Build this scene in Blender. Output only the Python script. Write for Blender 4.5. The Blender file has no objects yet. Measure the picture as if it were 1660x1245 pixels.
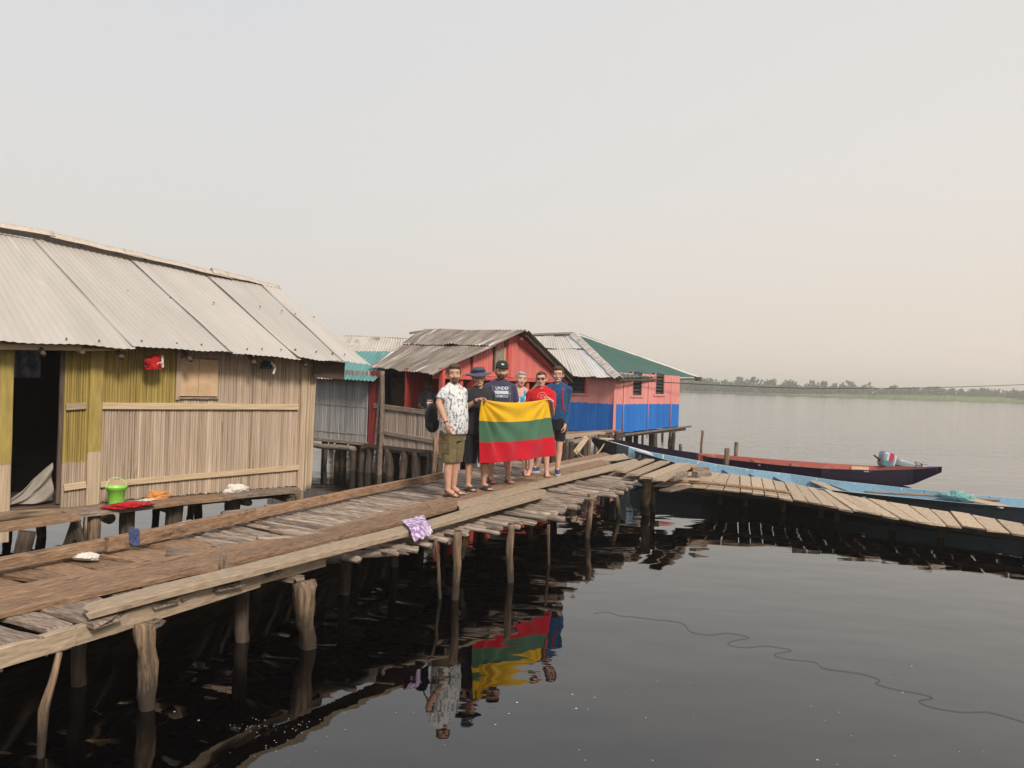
import bpy, bmesh, math, random
from mathutils import Vector, Matrix, noise
from mathutils.bvhtree import BVHTree

random.seed(7)
SC = bpy.context.scene
COL = SC.collection
V = Vector
R = math.radians

# ---------------------------------------------------------------- camera, sky, sun
F, CX, CY = 1250.0, 830.0, 622.5          # focal length and centre in photo pixels (1660 x 1245)
EYE = V((0, 0, 2.36))
_r, _d = R(1.9), 0.0028
_D = V((0, math.cos(_d), -math.sin(_d)))
_U0 = V((0, math.sin(_d), math.cos(_d)))
_R0 = V((1, 0, 0))
_Rt = _R0 * math.cos(_r) + _U0 * math.sin(_r)
_Up = _U0 * math.cos(_r) - _R0 * math.sin(_r)
cam_d = bpy.data.cameras.new('camera')
cam = bpy.data.objects.new('camera', cam_d)
COL.objects.link(cam)
m = Matrix.Identity(4)
for i in range(3):
    m[i][0], m[i][1], m[i][2], m[i][3] = _Rt[i], _Up[i], -_D[i], EYE[i]
cam.matrix_world = m
cam_d.sensor_width = 36.0
cam_d.lens = 36.0 * F / 1660.0
cam_d.clip_start, cam_d.clip_end = 0.1, 6000
SC.camera = cam

SUN_DIR = V((0.48, -0.80, 0.76)).normalized()   # from the scene towards the sun
SUN_EL = math.asin(SUN_DIR.z)
SUN_AZ = math.atan2(SUN_DIR.x, SUN_DIR.y)
w = bpy.data.worlds.new('World')
SC.world = w
w.use_nodes = True
nt = w.node_tree
nt.nodes.clear()
wo = nt.nodes.new('ShaderNodeOutputWorld')
bg = nt.nodes.new('ShaderNodeBackground')
sky = nt.nodes.new('ShaderNodeTexSky')
sky.sky_type = 'NISHITA'
sky.sun_disc = False
sky.sun_elevation = SUN_EL
sky.sun_rotation = SUN_AZ
sky.dust_density = 6.0
sky.air_density = 1.6
tc = nt.nodes.new('ShaderNodeTexCoord')
sep = nt.nodes.new('ShaderNodeSeparateXYZ')
nt.links.new(tc.outputs['Generated'], sep.inputs[0])
ramp = nt.nodes.new('ShaderNodeValToRGB')          # the haze veil, from horizon to zenith
nt.links.new(sep.outputs['Z'], ramp.inputs[0])
cr = ramp.color_ramp
cr.elements[0].position = 0.0
cr.elements[0].color = (6.55, 5.95, 5.20, 1)
cr.elements[1].position = 1.0
cr.elements[1].color = (4.5, 4.7, 5.2, 1)
for p, c in ((0.10, (6.45, 6.05, 5.60)), (0.24, (6.28, 6.17, 6.06)), (0.45, (6.05, 6.10, 6.22))):
    e = cr.elements.new(p)
    e.color = (*c, 1)
dotn = nt.nodes.new('ShaderNodeVectorMath')
dotn.operation = 'DOT_PRODUCT'
nt.links.new(tc.outputs['Generated'], dotn.inputs[0])
dotn.inputs[1].default_value = V((0.88, 0.45, 0.08)).normalized()
mr = nt.nodes.new('ShaderNodeMapRange')            # a little brighter and warmer toward the veiled sun side
mr.inputs['From Min'].default_value = 0.15
mr.inputs['From Max'].default_value = 1.0
nt.links.new(dotn.outputs['Value'], mr.inputs['Value'])
wm = nt.nodes.new('ShaderNodeMix')
wm.data_type = 'RGBA'
wm.blend_type = 'MULTIPLY'
nt.links.new(mr.outputs[0], wm.inputs[0])
nt.links.new(ramp.outputs[0], wm.inputs[6])
wm.inputs[7].default_value = (1.11, 1.06, 1.0, 1)
mx = nt.nodes.new('ShaderNodeMix')
mx.data_type = 'RGBA'
mx.inputs[0].default_value = 0.06
nt.links.new(wm.outputs[2], mx.inputs[6])
nt.links.new(sky.outputs[0], mx.inputs[7])
nt.links.new(mx.outputs[2], bg.inputs[0])
bg.inputs[1].default_value = 0.122
nt.links.new(bg.outputs[0], wo.inputs[0])

sun_d = bpy.data.lights.new('sun', 'SUN')
sun_d.energy = 3.5
sun_d.angle = R(12)
sun_d.color = (1.0, 0.90, 0.78)
sun = bpy.data.objects.new('sun', sun_d)
sun.rotation_euler = (-SUN_DIR).to_track_quat('-Z', 'Y').to_euler()
COL.objects.link(sun)
SC.view_settings.view_transform = 'Standard'
SC.view_settings.look = 'None'
SC.view_settings.exposure = 0.0
SC.view_settings.gamma = 1.0
try:
    SC.cycles.max_bounces = 8
    SC.cycles.volume_bounces = 1
    SC.cycles.use_denoising = True
    SC.cycles.caustics_reflective = False
    SC.cycles.caustics_refractive = False
except Exception:
    pass

# ---------------------------------------------------------------- photo pixels -> places in the scene
def ray(px, py):
    return _D + _Rt * ((px - CX) / F) + _Up * ((CY - py) / F)
def G(px, py, z=0.76):                     # where the sight line meets the level z
    d = ray(px, py)
    return EYE + d * ((z - EYE.z) / d.z)
def P(px, py, Y):                          # where the sight line reaches depth Y
    d = ray(px, py)
    return EYE + d * (Y / d.y)
def VP(px, py, p0, d):                     # where it meets the upright plane through p0 along d
    n = V((d.y, -d.x, 0))
    r = ray(px, py)
    return EYE + r * ((V(p0) - EYE).dot(n) / r.dot(n))

# ---------------------------------------------------------------- object helpers
def link(o):
    COL.objects.link(o)
    return o
def tag(o, label=None, cat=None, group=None, kind=None):
    if label: o['label'] = label
    if cat: o['category'] = cat
    if group: o['group'] = group
    if kind: o['kind'] = kind
    return o
def thing(name, loc, label, cat, group=None):
    o = bpy.data.objects.new(name, None)
    o.empty_display_size = 0.2
    o.location = loc
    link(o)
    return tag(o, label, cat, group)
def wmat(o):
    return wmat(o.parent) @ o.matrix_parent_inverse @ o.matrix_basis if o.parent else o.matrix_basis.copy()
def attach(o, parent):
    if parent is not None:
        o.parent = parent
        o.matrix_parent_inverse = wmat(parent).inverted()
    return o
def mesh_obj(name, verts, faces, mat, parent=None, smooth=False, M=None, midx=None, uvs=None, attr=None):
    me = bpy.data.meshes.new(name)
    me.from_pydata([tuple(v) for v in verts], [], faces)
    mats = mat if isinstance(mat, (list, tuple)) else [mat]
    for q in mats: me.materials.append(q)
    if midx: me.polygons.foreach_set('material_index', midx)
    if smooth: me.polygons.foreach_set('use_smooth', [True] * len(me.polygons))
    if uvs:
        ul = me.uv_layers.new(name='UVMap')
        idx = [0] * len(me.loops)
        me.loops.foreach_get('vertex_index', idx)
        flat = []
        for i in idx: flat.extend(uvs[i])
        ul.data.foreach_set('uv', flat)
    if attr:
        a = me.attributes.new('tone', 'FLOAT', 'POINT')
        a.data.foreach_set('value', attr)
    me.update()
    o = bpy.data.objects.new(name, me)
    if M is not None: o.matrix_basis = M
    link(o)
    return attach(o, parent)
def bm_obj(name, bm, mat, parent=None, smooth=False, M=None):
    bmesh.ops.recalc_face_normals(bm, faces=bm.faces[:])
    me = bpy.data.meshes.new(name)
    bm.to_mesh(me)
    bm.free()
    for q in (mat if isinstance(mat, (list, tuple)) else [mat]): me.materials.append(q)
    if smooth: me.polygons.foreach_set('use_smooth', [True] * len(me.polygons))
    o = bpy.data.objects.new(name, me)
    if M is not None: o.matrix_basis = M
    link(o)
    return attach(o, parent)
def frame(p0, p1, up=V((0, 0, 1))):        # local X along p0->p1
    x = (p1 - p0).normalized()
    y = up.cross(x)
    if y.length < 1e-4: y = V((0, 1, 0)).cross(x)
    y.normalize()
    z = x.cross(y)
    M = Matrix.Identity(4)
    for i in range(3):
        M[i][0], M[i][1], M[i][2], M[i][3] = x[i], y[i], z[i], p0[i]
    return M
def lerp_poly(pts, t):
    n = len(pts) - 1
    f = min(max(t, 0), 1) * n
    i = min(int(f), n - 1)
    return pts[i].lerp(pts[i + 1], f - i)

def strip(name, A, B, thick, mat, parent=None, n=10, rough=0.006, end=0.02, bend=0.006):
    """a sawn board whose top face lies between the edge lines A and B (world points), thickness downwards"""
    p0, p1 = (A[0] + B[0]) / 2, (A[-1] + B[-1]) / 2
    M = frame(p0, p1)
    Mi = M.inverted()
    s = random.random() * 50
    verts, faces = [], []
    L = (p1 - p0).length
    n = max(n, 2)
    ch = min(thick * 0.22, 0.008)
    for i in range(n + 1):
        t = i / n
        a, b = Mi @ lerp_poly(A, t), Mi @ lerp_poly(B, t)
        ja = noise.noise(V((t * L * 3.1, s, 0))) * rough
        jb = noise.noise(V((t * L * 3.1, s, 9))) * rough
        jz = noise.noise(V((t * L * 0.9, s, 5))) * bend
        ex = 0
        w = (b - a)
        wn = w.normalized() if w.length > 1e-6 else V((0, 1, 0))
        a = a + wn * ja
        b = b + wn * jb
        row = []
        for (k, (q, inw, dz)) in enumerate(((a, ch, 0), (a, 0, -ch), (a, 0, -thick), (b, 0, -thick), (b, 0, -ch), (b, -ch, 0))):
            v = q + wn * inw + V((0, 0, dz + jz))
            if i in (0, n):
                v.x += (random.random() - 0.5) * end * 2
            row.append(v)
        m1 = a.lerp(b, 0.5) + V(((random.random() - 0.5) * end * 2 if i in (0, n) else 0, 0, jz + noise.noise(V((t * L * 4, s, 2))) * 0.003))
        row.append(m1)
        verts += row
    K = 7
    for i in range(n):
        for k in range(K):
            a0, a1 = i * K + k, i * K + (k + 1) % K
            faces.append((a0, a1, a1 + K, a0 + K))
    faces.append(tuple(range(K))[::-1])
    faces.append(tuple(n * K + k for k in range(K)))
    o = mesh_obj(name, verts, faces, mat, parent, M=M)
    return o
def plank(name, p0, p1, w, t, mat, parent=None, up=V((0, 0, 1)), n=8, rough=0.004, end=0.008, bend=0.004):
    """a board centred on the line p0-p1; width w across 'up', thickness t along it (top face at the line)"""
    p0, p1 = V(p0), V(p1)
    M = frame(p0, p1, up)
    Mi = M.inverted()
    y = V((M[0][1], M[1][1], M[2][1]))
    if abs(up.z) > 0.9:
        return strip(name, [p0 + y * w / 2, p1 + y * w / 2], [p0 - y * w / 2, p1 - y * w / 2], t, mat, parent, n, rough, end, bend)
    s = random.random() * 50
    L = (p1 - p0).length
    verts, faces = [], []
    c = min(t, w) * 0.15
    prof = [(-w/2 + c, 0), (w/2 - c, 0), (w/2, -c), (w/2, -t + c), (w/2 - c, -t), (-w/2 + c, -t), (-w/2, -t + c), (-w/2, -c)]
    for i in range(n + 1):
        x = L * i / n
        for (py, pz) in prof:
            j = noise.noise(V((x * 3, py * 20 + s, pz * 20))) * rough
            ex = (random.random() - .5) * end * 2 if i in (0, n) else 0
            verts.append(V((x + ex, py + j, pz + noise.noise(V((x, s, 3))) * bend)))
    K = len(prof)
    for i in range(n):
        for k in range(K):
            a0, a1 = i * K + k, i * K + (k + 1) % K
            faces.append((a0, a1, a1 + K, a0 + K))
    faces.append(tuple(range(K))[::-1])
    faces.append(tuple(n * K + k for k in range(K)))
    return mesh_obj(name, verts, faces, mat, parent, M=M)
def pole(name, pts, rad, mat, parent=None, seg=10, bump=0.08, n=None, flat=1.0, wob=.35):
    """a rough round pole through the points, radius per point"""
    pts = [V(p) for p in pts]
    if not isinstance(rad, (list, tuple)): rad = [rad] * len(pts)
    L = sum((pts[i + 1] - pts[i]).length for i in range(len(pts) - 1))
    n = n or max(4, int(L / 0.12))
    M = frame(pts[0], pts[-1])
    Mi = M.inverted()
    loc = [Mi @ p for p in pts]
    s = random.random() * 90
    verts, faces = [], []
    for i in range(n + 1):
        t = i / n
        c = lerp_poly(loc, t)
        f = t * (len(rad) - 1)
        k = min(int(f), len(rad) - 2)
        r = rad[k] + (rad[k + 1] - rad[k]) * (f - k)
        c = c + V((0, noise.noise(V((t * L * 1.3, s, 0))), noise.noise(V((t * L * 1.3, s, 7))))) * r * wob
        for q in range(seg):
            a = 2 * math.pi * q / seg
            rr = r * (1 + bump * 2.2 * noise.noise(V((t * L * 5, math.cos(a) * 1.2 + s, math.sin(a) * 1.2))))
            ex = (random.random() - .5) * r * 0.5 if i in (0, n) else 0
            verts.append(c + V((ex, math.cos(a) * rr, math.sin(a) * rr * flat)))
    for i in range(n):
        for q in range(seg):
            a0, a1 = i * seg + q, i * seg + (q + 1) % seg
            faces.append((a0, a1, a1 + seg, a0 + seg))
    faces.append(tuple(range(seg))[::-1])
    faces.append(tuple(n * seg + q for q in range(seg)))
    o = mesh_obj(name, verts, faces, mat, parent, smooth=True, M=M)
    return o
def post_px(name, xt, yt, xb, yb, wpx, mat, parent=None, deep=0.7, taper=1.0, bump=0.17):
    b = G(xb, yb, 0)
    t = P(xt, yt, b.y)
    r = wpx * b.y / F / 2
    dn = b + (b - t).normalized() * deep
    return pole(name, [t, t.lerp(b, .5), b, dn], [r, r * (1 + taper) / 2, r * taper, r * taper], mat, parent, bump=bump, wob=.9, seg=14, n=16)
def tube(name, pts, r, mat, parent=None, seg=6):
    """smooth thin tube (rope, wire, handle)"""
    pts = [V(p) for p in pts]
    verts, faces = [], []
    for i, p in enumerate(pts):
        d = (pts[min(i + 1, len(pts) - 1)] - pts[max(i - 1, 0)])
        d.normalize()
        a = d.orthogonal() if abs(d.z) > .95 else V((0, 0, 1)).cross(d)
        a.normalize()
        b = d.cross(a)
        for q in range(seg):
            t = 2 * math.pi * q / seg
            verts.append(p + (a * math.cos(t) + b * math.sin(t)) * r)
    for i in range(len(pts) - 1):
        for q in range(seg):
            a0, a1 = i * seg + q, i * seg + (q + 1) % seg
            faces.append((a0, a1, a1 + seg, a0 + seg))
    faces.append(tuple(range(seg))[::-1])
    faces.append(tuple((len(pts) - 1) * seg + q for q in range(seg)))
    return mesh_obj(name, verts, faces, mat, parent, smooth=True)
def sag(a, b, s, n=16):
    return [a.lerp(b, i / n) - V((0, 0, s * 4 * (i / n) * (1 - i / n))) for i in range(n + 1)]

def slat_wall(name, p0, p1, zb, zt, w, mats, band, parent, openings=(), depth=0.016, shift=(0, 0), splits=(), prof='round', jit=0.006, fine=1):
    """upright stalks or boards from p0 to p1 (left to right seen from outside).
    zb, zt: (left, right) heights; openings: (u0, u1, z0, z1); band(u, z) -> material slot; shift: sideways lean of the top"""
    p0, p1 = V((p0[0], p0[1], 0)), V((p1[0], p1[1], 0))
    d = (p1 - p0)
    L = d.length
    d.normalize()
    nrm = V((d.y, -d.x, 0))
    cuts_ = [0.0]
    vary = .45 if prof == 'round' else .12
    while cuts_[-1] < L - w * .4: cuts_.append(cuts_[-1] + w * (1 + vary * random.uniform(-1, 1.3)))
    kf = L / cuts_[-1]
    cuts_ = [c * kf for c in cuts_]
    n = len(cuts_) - 1
    verts, faces, mi, tone = [], [], [], []
    if prof == 'round': pr = [(-.54, -.2), (-.36, .6), (-.12, .96), (.12, .96), (.36, .6), (.54, -.2)]
    else: pr = [(-.5, -.4), (-.46, .9), (.46, .9), (.5, -.4)]
    K = len(pr)
    for i in range(n):
        pitch = cuts_[i + 1] - cuts_[i]
        u = (cuts_[i] + cuts_[i + 1]) / 2
        f = u / L
        a = zb[0] + (zb[1] - zb[0]) * f + (random.random() - .5) * jit * 4
        b = zt[0] + (zt[1] - zt[0]) * f
        segs = [(a, b)]
        for (u0, u1, z0, z1) in openings:
            if u0 < u < u1:
                ns = []
                for (x, y) in segs:
                    if z0 > x: ns.append((x, min(y, z0)))
                    if z1 < y: ns.append((max(x, z1), y))
                segs = [q for q in ns if q[1] - q[0] > .01]
        tn = min(1, max(0, .5 + (random.random() - .5) * .7 + .9 * noise.noise(V((i * .23, p0.x, 1)))))
        dj = (random.random() - .5) * jit
        wj = 1 + (random.random() - .5) * .25 * (prof == 'round')
        lean = (random.random() - .5) * jit
        for (x, y) in segs:
            cuts = sorted({x, y, *[q + random.uniform(-.016, .016) for q in splits if x + .02 < q < y - .02]})
            steps = []
            for q in range(len(cuts) - 1):
                m_ = max(1, int((cuts[q + 1] - cuts[q]) / 0.35)) * fine
                for k in range(m_): steps.append(cuts[q] + (cuts[q + 1] - cuts[q]) * k / m_)
            steps.append(cuts[-1])
            base = len(verts)
            for z in steps:
                g = (z - a) / max(b - a, .01)
                off = shift[0] * (1 - f) * g + shift[1] * f * g
                bow = noise.noise(V((i * 1.7, z * 1.4, 3))) * jit * .8
                for (pu, pd) in pr:
                    q = p0 + d * (u + pu * pitch * wj + off + bow + lean * g) + nrm * (pd * depth + dj)
                    verts.append(V((q.x, q.y, z)))
                    tone.append(tn)
            for s in range(len(steps) - 1):
                zc = (steps[s] + steps[s + 1]) / 2
                bi = band(u, zc)
                for k in range(K - 1):
                    v0 = base + s * K + k
                    faces.append((v0, v0 + 1, v0 + 1 + K, v0 + K))
                    mi.append(bi)
            faces.append(tuple(base + k for k in range(K))[::-1]); mi.append(band(u, steps[0] + .01))
    return mesh_obj(name, verts, faces, mats, parent, midx=mi, attr=tone)

def sheet(name, e0, e1, r1, r0, mat, parent=None, pitch=0.076, amp=0.011, warp=0.008, nv=10, lift=0.0, seed=0, edge=0.012, bend=0.0):
    """corrugated roofing sheet: eave e0-e1, ridge r0-r1 (left, right); waves run from ridge to eave"""
    e0, e1, r1, r0 = V(e0), V(e1), V(r1), V(r0)
    W = ((e1 - e0).length + (r1 - r0).length) / 2
    H = ((r0 - e0).length + (r1 - e1).length) / 2
    nw = max(2, int(W / pitch))
    nu = nw * 6
    nrm = (e1 - e0).cross(r0 - e0).normalized()
    if nrm.z < 0: nrm = -nrm
    verts, faces, uvs = [], [], []
    for j in range(nv + 1):
        t = j / nv
        for i in range(nu + 1):
            s = i / nu
            p = e0.lerp(e1, s).lerp(r0.lerp(r1, s), t)
            h = amp * math.cos(2 * math.pi * nw * s)
            h += warp * noise.noise(V((s * W * .9 + seed * 7, t * H * .8, seed)))
            if t < .01: h += edge * noise.noise(V((s * W * 2.2, seed * 3.1, 4)))
            h += bend * (max(0, s - .8) / .2) ** 2
            p = p + nrm * (h + lift)
            if j == 0: p = p + (e0 - r0).normalized() * (noise.noise(V((s * W * 1.5, seed, 8))) * edge * 1.6)
            verts.append(p)
            uvs.append((s * W, t * H))
    K = nu + 1
    for j in range(nv):
        for i in range(nu):
            a = j * K + i
            faces.append((a, a + 1, a + 1 + K, a + K))
    return mesh_obj(name, verts, faces, mat, parent, smooth=True, uvs=uvs)

def box_faces(verts, faces, M, sx, sy, sz):
    b = len(verts)
    for x in (-1, 1):
        for y in (-1, 1):
            for z in (-1, 1):
                verts.append(M @ V((x * sx / 2, y * sy / 2, z * sz / 2)))
    for q in ((0, 1, 3, 2), (4, 6, 7, 5), (0, 4, 5, 1), (2, 3, 7, 6), (0, 2, 6, 4), (1, 5, 7, 3)):
        faces.append(tuple(b + k for k in q))
def text_mesh(txt, size):
    cu = bpy.data.curves.new('lettering', 'FONT')
    cu.body = txt
    cu.size = size
    cu.align_x = 'CENTER'
    cu.offset = size * 0.012
    o = bpy.data.objects.new('lettering', cu)
    COL.objects.link(o)
    dg = bpy.context.evaluated_depsgraph_get()
    me = bpy.data.meshes.new_from_object(o.evaluated_get(dg))
    bpy.data.objects.remove(o)
    bpy.data.curves.remove(cu)
    return me
# ---------------------------------------------------------------- materials
def NN(t, typ, **kw):
    n = t.nodes.new(typ)
    for k, v in kw.items(): setattr(n, k, v)
    return n
def mat(name, c1, c2=None, scale=(1, 1, 1), ns=5.0, rough=.75, metal=0.0, bump=.0, bdist=.004, coord='Object', rnd=.12, lo=.35, hi=.65,
        spots=None, tone=None, spec=.3, detail=6, second=None, trans=0.0, fine=None):
    """c1/c2 mixed by stretched noise; spots=(colour, scale, threshold, stretch) stains of their own shape; tone = share of the per-stalk attribute"""
    mt = bpy.data.materials.new(name)
    mt.use_nodes = True
    t = mt.node_tree
    b = t.nodes['Principled BSDF']
    b.inputs['Roughness'].default_value = rough
    b.inputs['Metallic'].default_value = metal
    b.inputs['Specular IOR Level'].default_value = spec
    c2 = c2 or c1
    tc = NN(t, 'ShaderNodeTexCoord')
    oi = NN(t, 'ShaderNodeObjectInfo')
    off = NN(t, 'ShaderNodeVectorMath', operation='SCALE')
    off.inputs[0].default_value = (37, 53, 71)
    t.links.new(oi.outputs['Random'], off.inputs[3])
    mp = NN(t, 'ShaderNodeMapping')
    mp.inputs['Scale'].default_value = scale
    add = NN(t, 'ShaderNodeVectorMath', operation='ADD')
    t.links.new(tc.outputs[coord], mp.inputs[0])
    t.links.new(mp.outputs[0], add.inputs[0])
    t.links.new(off.outputs[0], add.inputs[1])
    nz = NN(t, 'ShaderNodeTexNoise')
    nz.inputs['Scale'].default_value = ns
    nz.inputs['Detail'].default_value = detail
    nz.inputs['Roughness'].default_value = .62
    t.links.new(add.outputs[0], nz.inputs['Vector'])
    rp = NN(t, 'ShaderNodeMapRange')
    rp.inputs['From Min'].default_value = lo
    rp.inputs['From Max'].default_value = hi
    t.links.new(nz.outputs[0], rp.inputs['Value'])
    fac = rp.outputs[0]
    if tone:
        at = NN(t, 'ShaderNodeAttribute', attribute_name='tone')
        mxf = NN(t, 'ShaderNodeMix', data_type='FLOAT')
        mxf.inputs[0].default_value = tone
        t.links.new(fac, mxf.inputs[2])
        t.links.new(at.outputs['Fac'], mxf.inputs[3])
        fac = mxf.outputs[0]
    mx = NN(t, 'ShaderNodeMix', data_type='RGBA')
    t.links.new(fac, mx.inputs[0])
    mx.inputs[6].default_value = (*c1, 1)
    mx.inputs[7].default_value = (*c2, 1)
    out = mx.outputs[2]
    for sp in (spots or []):
        col, ssc, th, st = sp
        mp2 = NN(t, 'ShaderNodeMapping')
        mp2.inputs['Scale'].default_value = st
        add2 = NN(t, 'ShaderNodeVectorMath', operation='ADD')
        t.links.new(tc.outputs[coord], mp2.inputs[0])
        t.links.new(mp2.outputs[0], add2.inputs[0])
        t.links.new(off.outputs[0], add2.inputs[1])
        n2 = NN(t, 'ShaderNodeTexNoise')
        n2.inputs['Scale'].default_value = ssc
        n2.inputs['Detail'].default_value = 8
        n2.inputs['Roughness'].default_value = .7
        t.links.new(add2.outputs[0], n2.inputs['Vector'])
        r2 = NN(t, 'ShaderNodeMapRange')
        r2.inputs['From Min'].default_value = th
        r2.inputs['From Max'].default_value = th + .09
        t.links.new(n2.outputs[0], r2.inputs['Value'])
        m2 = NN(t, 'ShaderNodeMix', data_type='RGBA')
        t.links.new(r2.outputs[0], m2.inputs[0])
        t.links.new(out, m2.inputs[6])
        m2.inputs[7].default_value = (*col, 1)
        out = m2.outputs[2]
    if rnd:
        rr = NN(t, 'ShaderNodeMapRange')
        rr.inputs['To Min'].default_value = 1 - rnd
        rr.inputs['To Max'].default_value = 1 + rnd
        t.links.new(oi.outputs['Random'], rr.inputs['Value'])
        vm = NN(t, 'ShaderNodeVectorMath', operation='SCALE')
        t.links.new(out, vm.inputs[0])
        t.links.new(rr.outputs[0], vm.inputs[3])
        out = vm.outputs[0]
    t.links.new(out, b.inputs['Base Color'])
    if bump:
        bn = NN(t, 'ShaderNodeBump')
        bn.inputs['Strength'].default_value = bump
        bn.inputs['Distance'].default_value = bdist
        n3 = NN(t, 'ShaderNodeTexNoise')
        n3.inputs['Scale'].default_value = ns * 1.7
        n3.inputs['Detail'].default_value = 8
        n3.inputs['Roughness'].default_value = .7
        t.links.new(add.outputs[0], n3.inputs['Vector'])
        t.links.new(n3.outputs[0], bn.inputs['Height'])
        t.links.new(bn.outputs[0], b.inputs['Normal'])
    return mt
GR = (1.2, 22, 22)          # grain along local X
GRK = [((.05, .035, .025), 5, .66, (.8, 20, 20))]
M = {}
M['board_brown'] = mat('board_brown', (.15, .088, .052), (.34, .215, .132), (3, 22, 22), 3, .8, bump=.7, bdist=.006, rnd=.18, spots=[((.40, .31, .235), 2.5, .60, (1.2, 9, 9)), ((.085, .055, .038), 2.0, .57, (1.6, 4, 4)), ((.10, .06, .04), 4, .60, (.6, 9, 9)), ((.05, .03, .02), 6, .68, (.5, 26, 26))])
M['board_tan'] = mat('board_tan', (.27, .20, .135), (.455, .355, .255), (3, 22, 22), 3, .8, bump=.5, rnd=.12, spots=[((.17, .115, .075), 2.2, .60, (1.5, 5, 5)), ((.20, .13, .08), 4, .62, (.6, 12, 12))])
M['board_grey'] = mat('board_grey', (.11, .078, .058), (.34, .27, .215), (3, 22, 22), 3, .85, bump=.8, rnd=.22, spots=[((.09, .055, .04), 4, .57, (.8, 8, 8)), ((.03, .02, .016), 5, .66, (.5, 28, 28))])
M['stick'] = mat('stick', (.125, .092, .072), (.37, .30, .245), (2, 16, 16), 3, .85, bump=.6, rnd=.36, spots=[((.47, .41, .355), 2.5, .63, (1.5, 8, 8)), ((.13, .085, .06), 3, .58, (.7, 5, 5)), ((.04, .028, .02), 5, .68, (.5, 22, 22))])
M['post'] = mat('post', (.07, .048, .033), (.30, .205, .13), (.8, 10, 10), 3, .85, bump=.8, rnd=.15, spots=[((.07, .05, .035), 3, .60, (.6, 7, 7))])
def wet_foot(mt):
    t = mt.node_tree
    b = t.nodes['Principled BSDF']
    src = b.inputs['Base Color'].links[0].from_socket
    g = NN(t, 'ShaderNodeNewGeometry')
    sp = NN(t, 'ShaderNodeSeparateXYZ')
    t.links.new(g.outputs['Position'], sp.inputs[0])
    n = NN(t, 'ShaderNodeTexNoise')
    n.inputs['Scale'].default_value = 9
    ad = NN(t, 'ShaderNodeMath', operation='MULTIPLY_ADD')
    t.links.new(n.outputs[0], ad.inputs[0])
    ad.inputs[1].default_value = .35
    t.links.new(sp.outputs['Z'], ad.inputs[2])
    r = NN(t, 'ShaderNodeMapRange')
    r.inputs['From Min'].default_value = .32
    r.inputs['From Max'].default_value = .56
    t.links.new(ad.outputs[0], r.inputs['Value'])
    m2 = NN(t, 'ShaderNodeMix', data_type='RGBA')
    t.links.new(r.outputs[0], m2.inputs[0])
    m2.inputs[6].default_value = (.045, .033, .024, 1)
    t.links.new(src, m2.inputs[7])
    t.links.new(m2.outputs[2], b.inputs['Base Color'])
wet_foot(M['post'])
M['post_shaded'] = mat('post_shaded', (.035, .026, .02), (.11, .08, .06), (.8, 10, 10), 3, .85, bump=.6, rnd=.2)  # darker copy of post; the shade beneath decks is in its colour
M['jetty_board'] = mat('jetty_board', (.33, .25, .175), (.52, .41, .295), (3, 20, 20), 2.5, .85, bump=.35, rnd=.12, spots=[((.30, .2, .13), 3, .64, (.8, 8, 8))])
M['stalk'] = mat('stalk', (.27, .20, .145), (.62, .50, .385), (14, 14, .55), 2.2, .8, bump=.5, rnd=.0, lo=.30, hi=.72, tone=.38, spots=[((.20, .135, .09), 2.0, .60, (9, 9, .5)), ((.11, .08, .06), 3, .70, (16, 16, 1.2))])
M['stalk_yellow'] = mat('stalk_yellow', (.25, .185, .06), (.43, .325, .09), (14, 14, .6), 2.2, .7, bump=.4, rnd=.0, tone=.3, spots=[((.36, .26, .14), 2.2, .61, (9, 9, .8)), ((.14, .10, .05), 3, .70, (12, 12, 1.5))])
M['stalk_grey'] = mat('stalk_grey', (.17, .165, .168), (.40, .385, .375), (12, 12, .6), 2.0, .85, rnd=.0, tone=.5, spots=[((.16, .14, .13), 2, .66, (8, 8, .8))])
M['stalk_brown'] = mat('stalk_brown', (.22, .165, .135), (.44, .36, .30), (12, 12, .6), 2.0, .85, rnd=.0, tone=.5, spots=[((.12, .085, .065), 2, .64, (8, 8, .8))])
M['paint_yellow'] = mat('paint_yellow', (.27, .20, .06), (.40, .305, .085), (1.2, 8, 8), 2.5, .65, bump=.2, rnd=.05, spots=[((.34, .25, .14), 2.4, .62, (.8, 6, 6))])
M['wood_pale'] = mat('wood_pale', (.36, .265, .18), (.52, .41, .29), (.7, 16, 16), 2.5, .8, bump=.4, rnd=.08, spots=[((.24, .165, .11), 2.4, .62, (.7, 9, 9))])
M['rail_wood'] = mat('rail_wood', (.42, .31, .195), (.60, .47, .31), GR, 2.5, .8, bump=.3, rnd=.06, spots=[((.27, .18, .11), 4, .64, (.8, 10, 10))])
M['ply'] = mat('ply', (.47, .31, .185), (.57, .40, .25), (3, 3, 3), 2, .75, rnd=.04, spots=[((.32, .2, .12), 3, .66, (2, 2, 2))])
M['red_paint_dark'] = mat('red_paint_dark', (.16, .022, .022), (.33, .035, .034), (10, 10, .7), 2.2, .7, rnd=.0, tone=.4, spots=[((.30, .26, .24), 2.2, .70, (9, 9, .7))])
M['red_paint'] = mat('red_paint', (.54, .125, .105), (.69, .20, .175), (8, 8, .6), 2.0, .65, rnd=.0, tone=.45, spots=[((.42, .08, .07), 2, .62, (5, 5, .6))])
M['red_wood'] = mat('red_wood', (.42, .06, .05), (.62, .13, .11), GR, 2.0, .65, rnd=.05, spots=[((.30, .14, .11), 2, .64, (.8, 6, 6))])
M['pink_paint'] = mat('pink_paint', (.64, .235, .215), (.76, .325, .29), (9, 9, .5), 2.0, .65, rnd=.0, tone=.5, spots=[((.50, .16, .15), 2, .60, (6, 6, .6)), ((.46, .36, .31), 5, .70, (5, 5, 1.2))])
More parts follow.
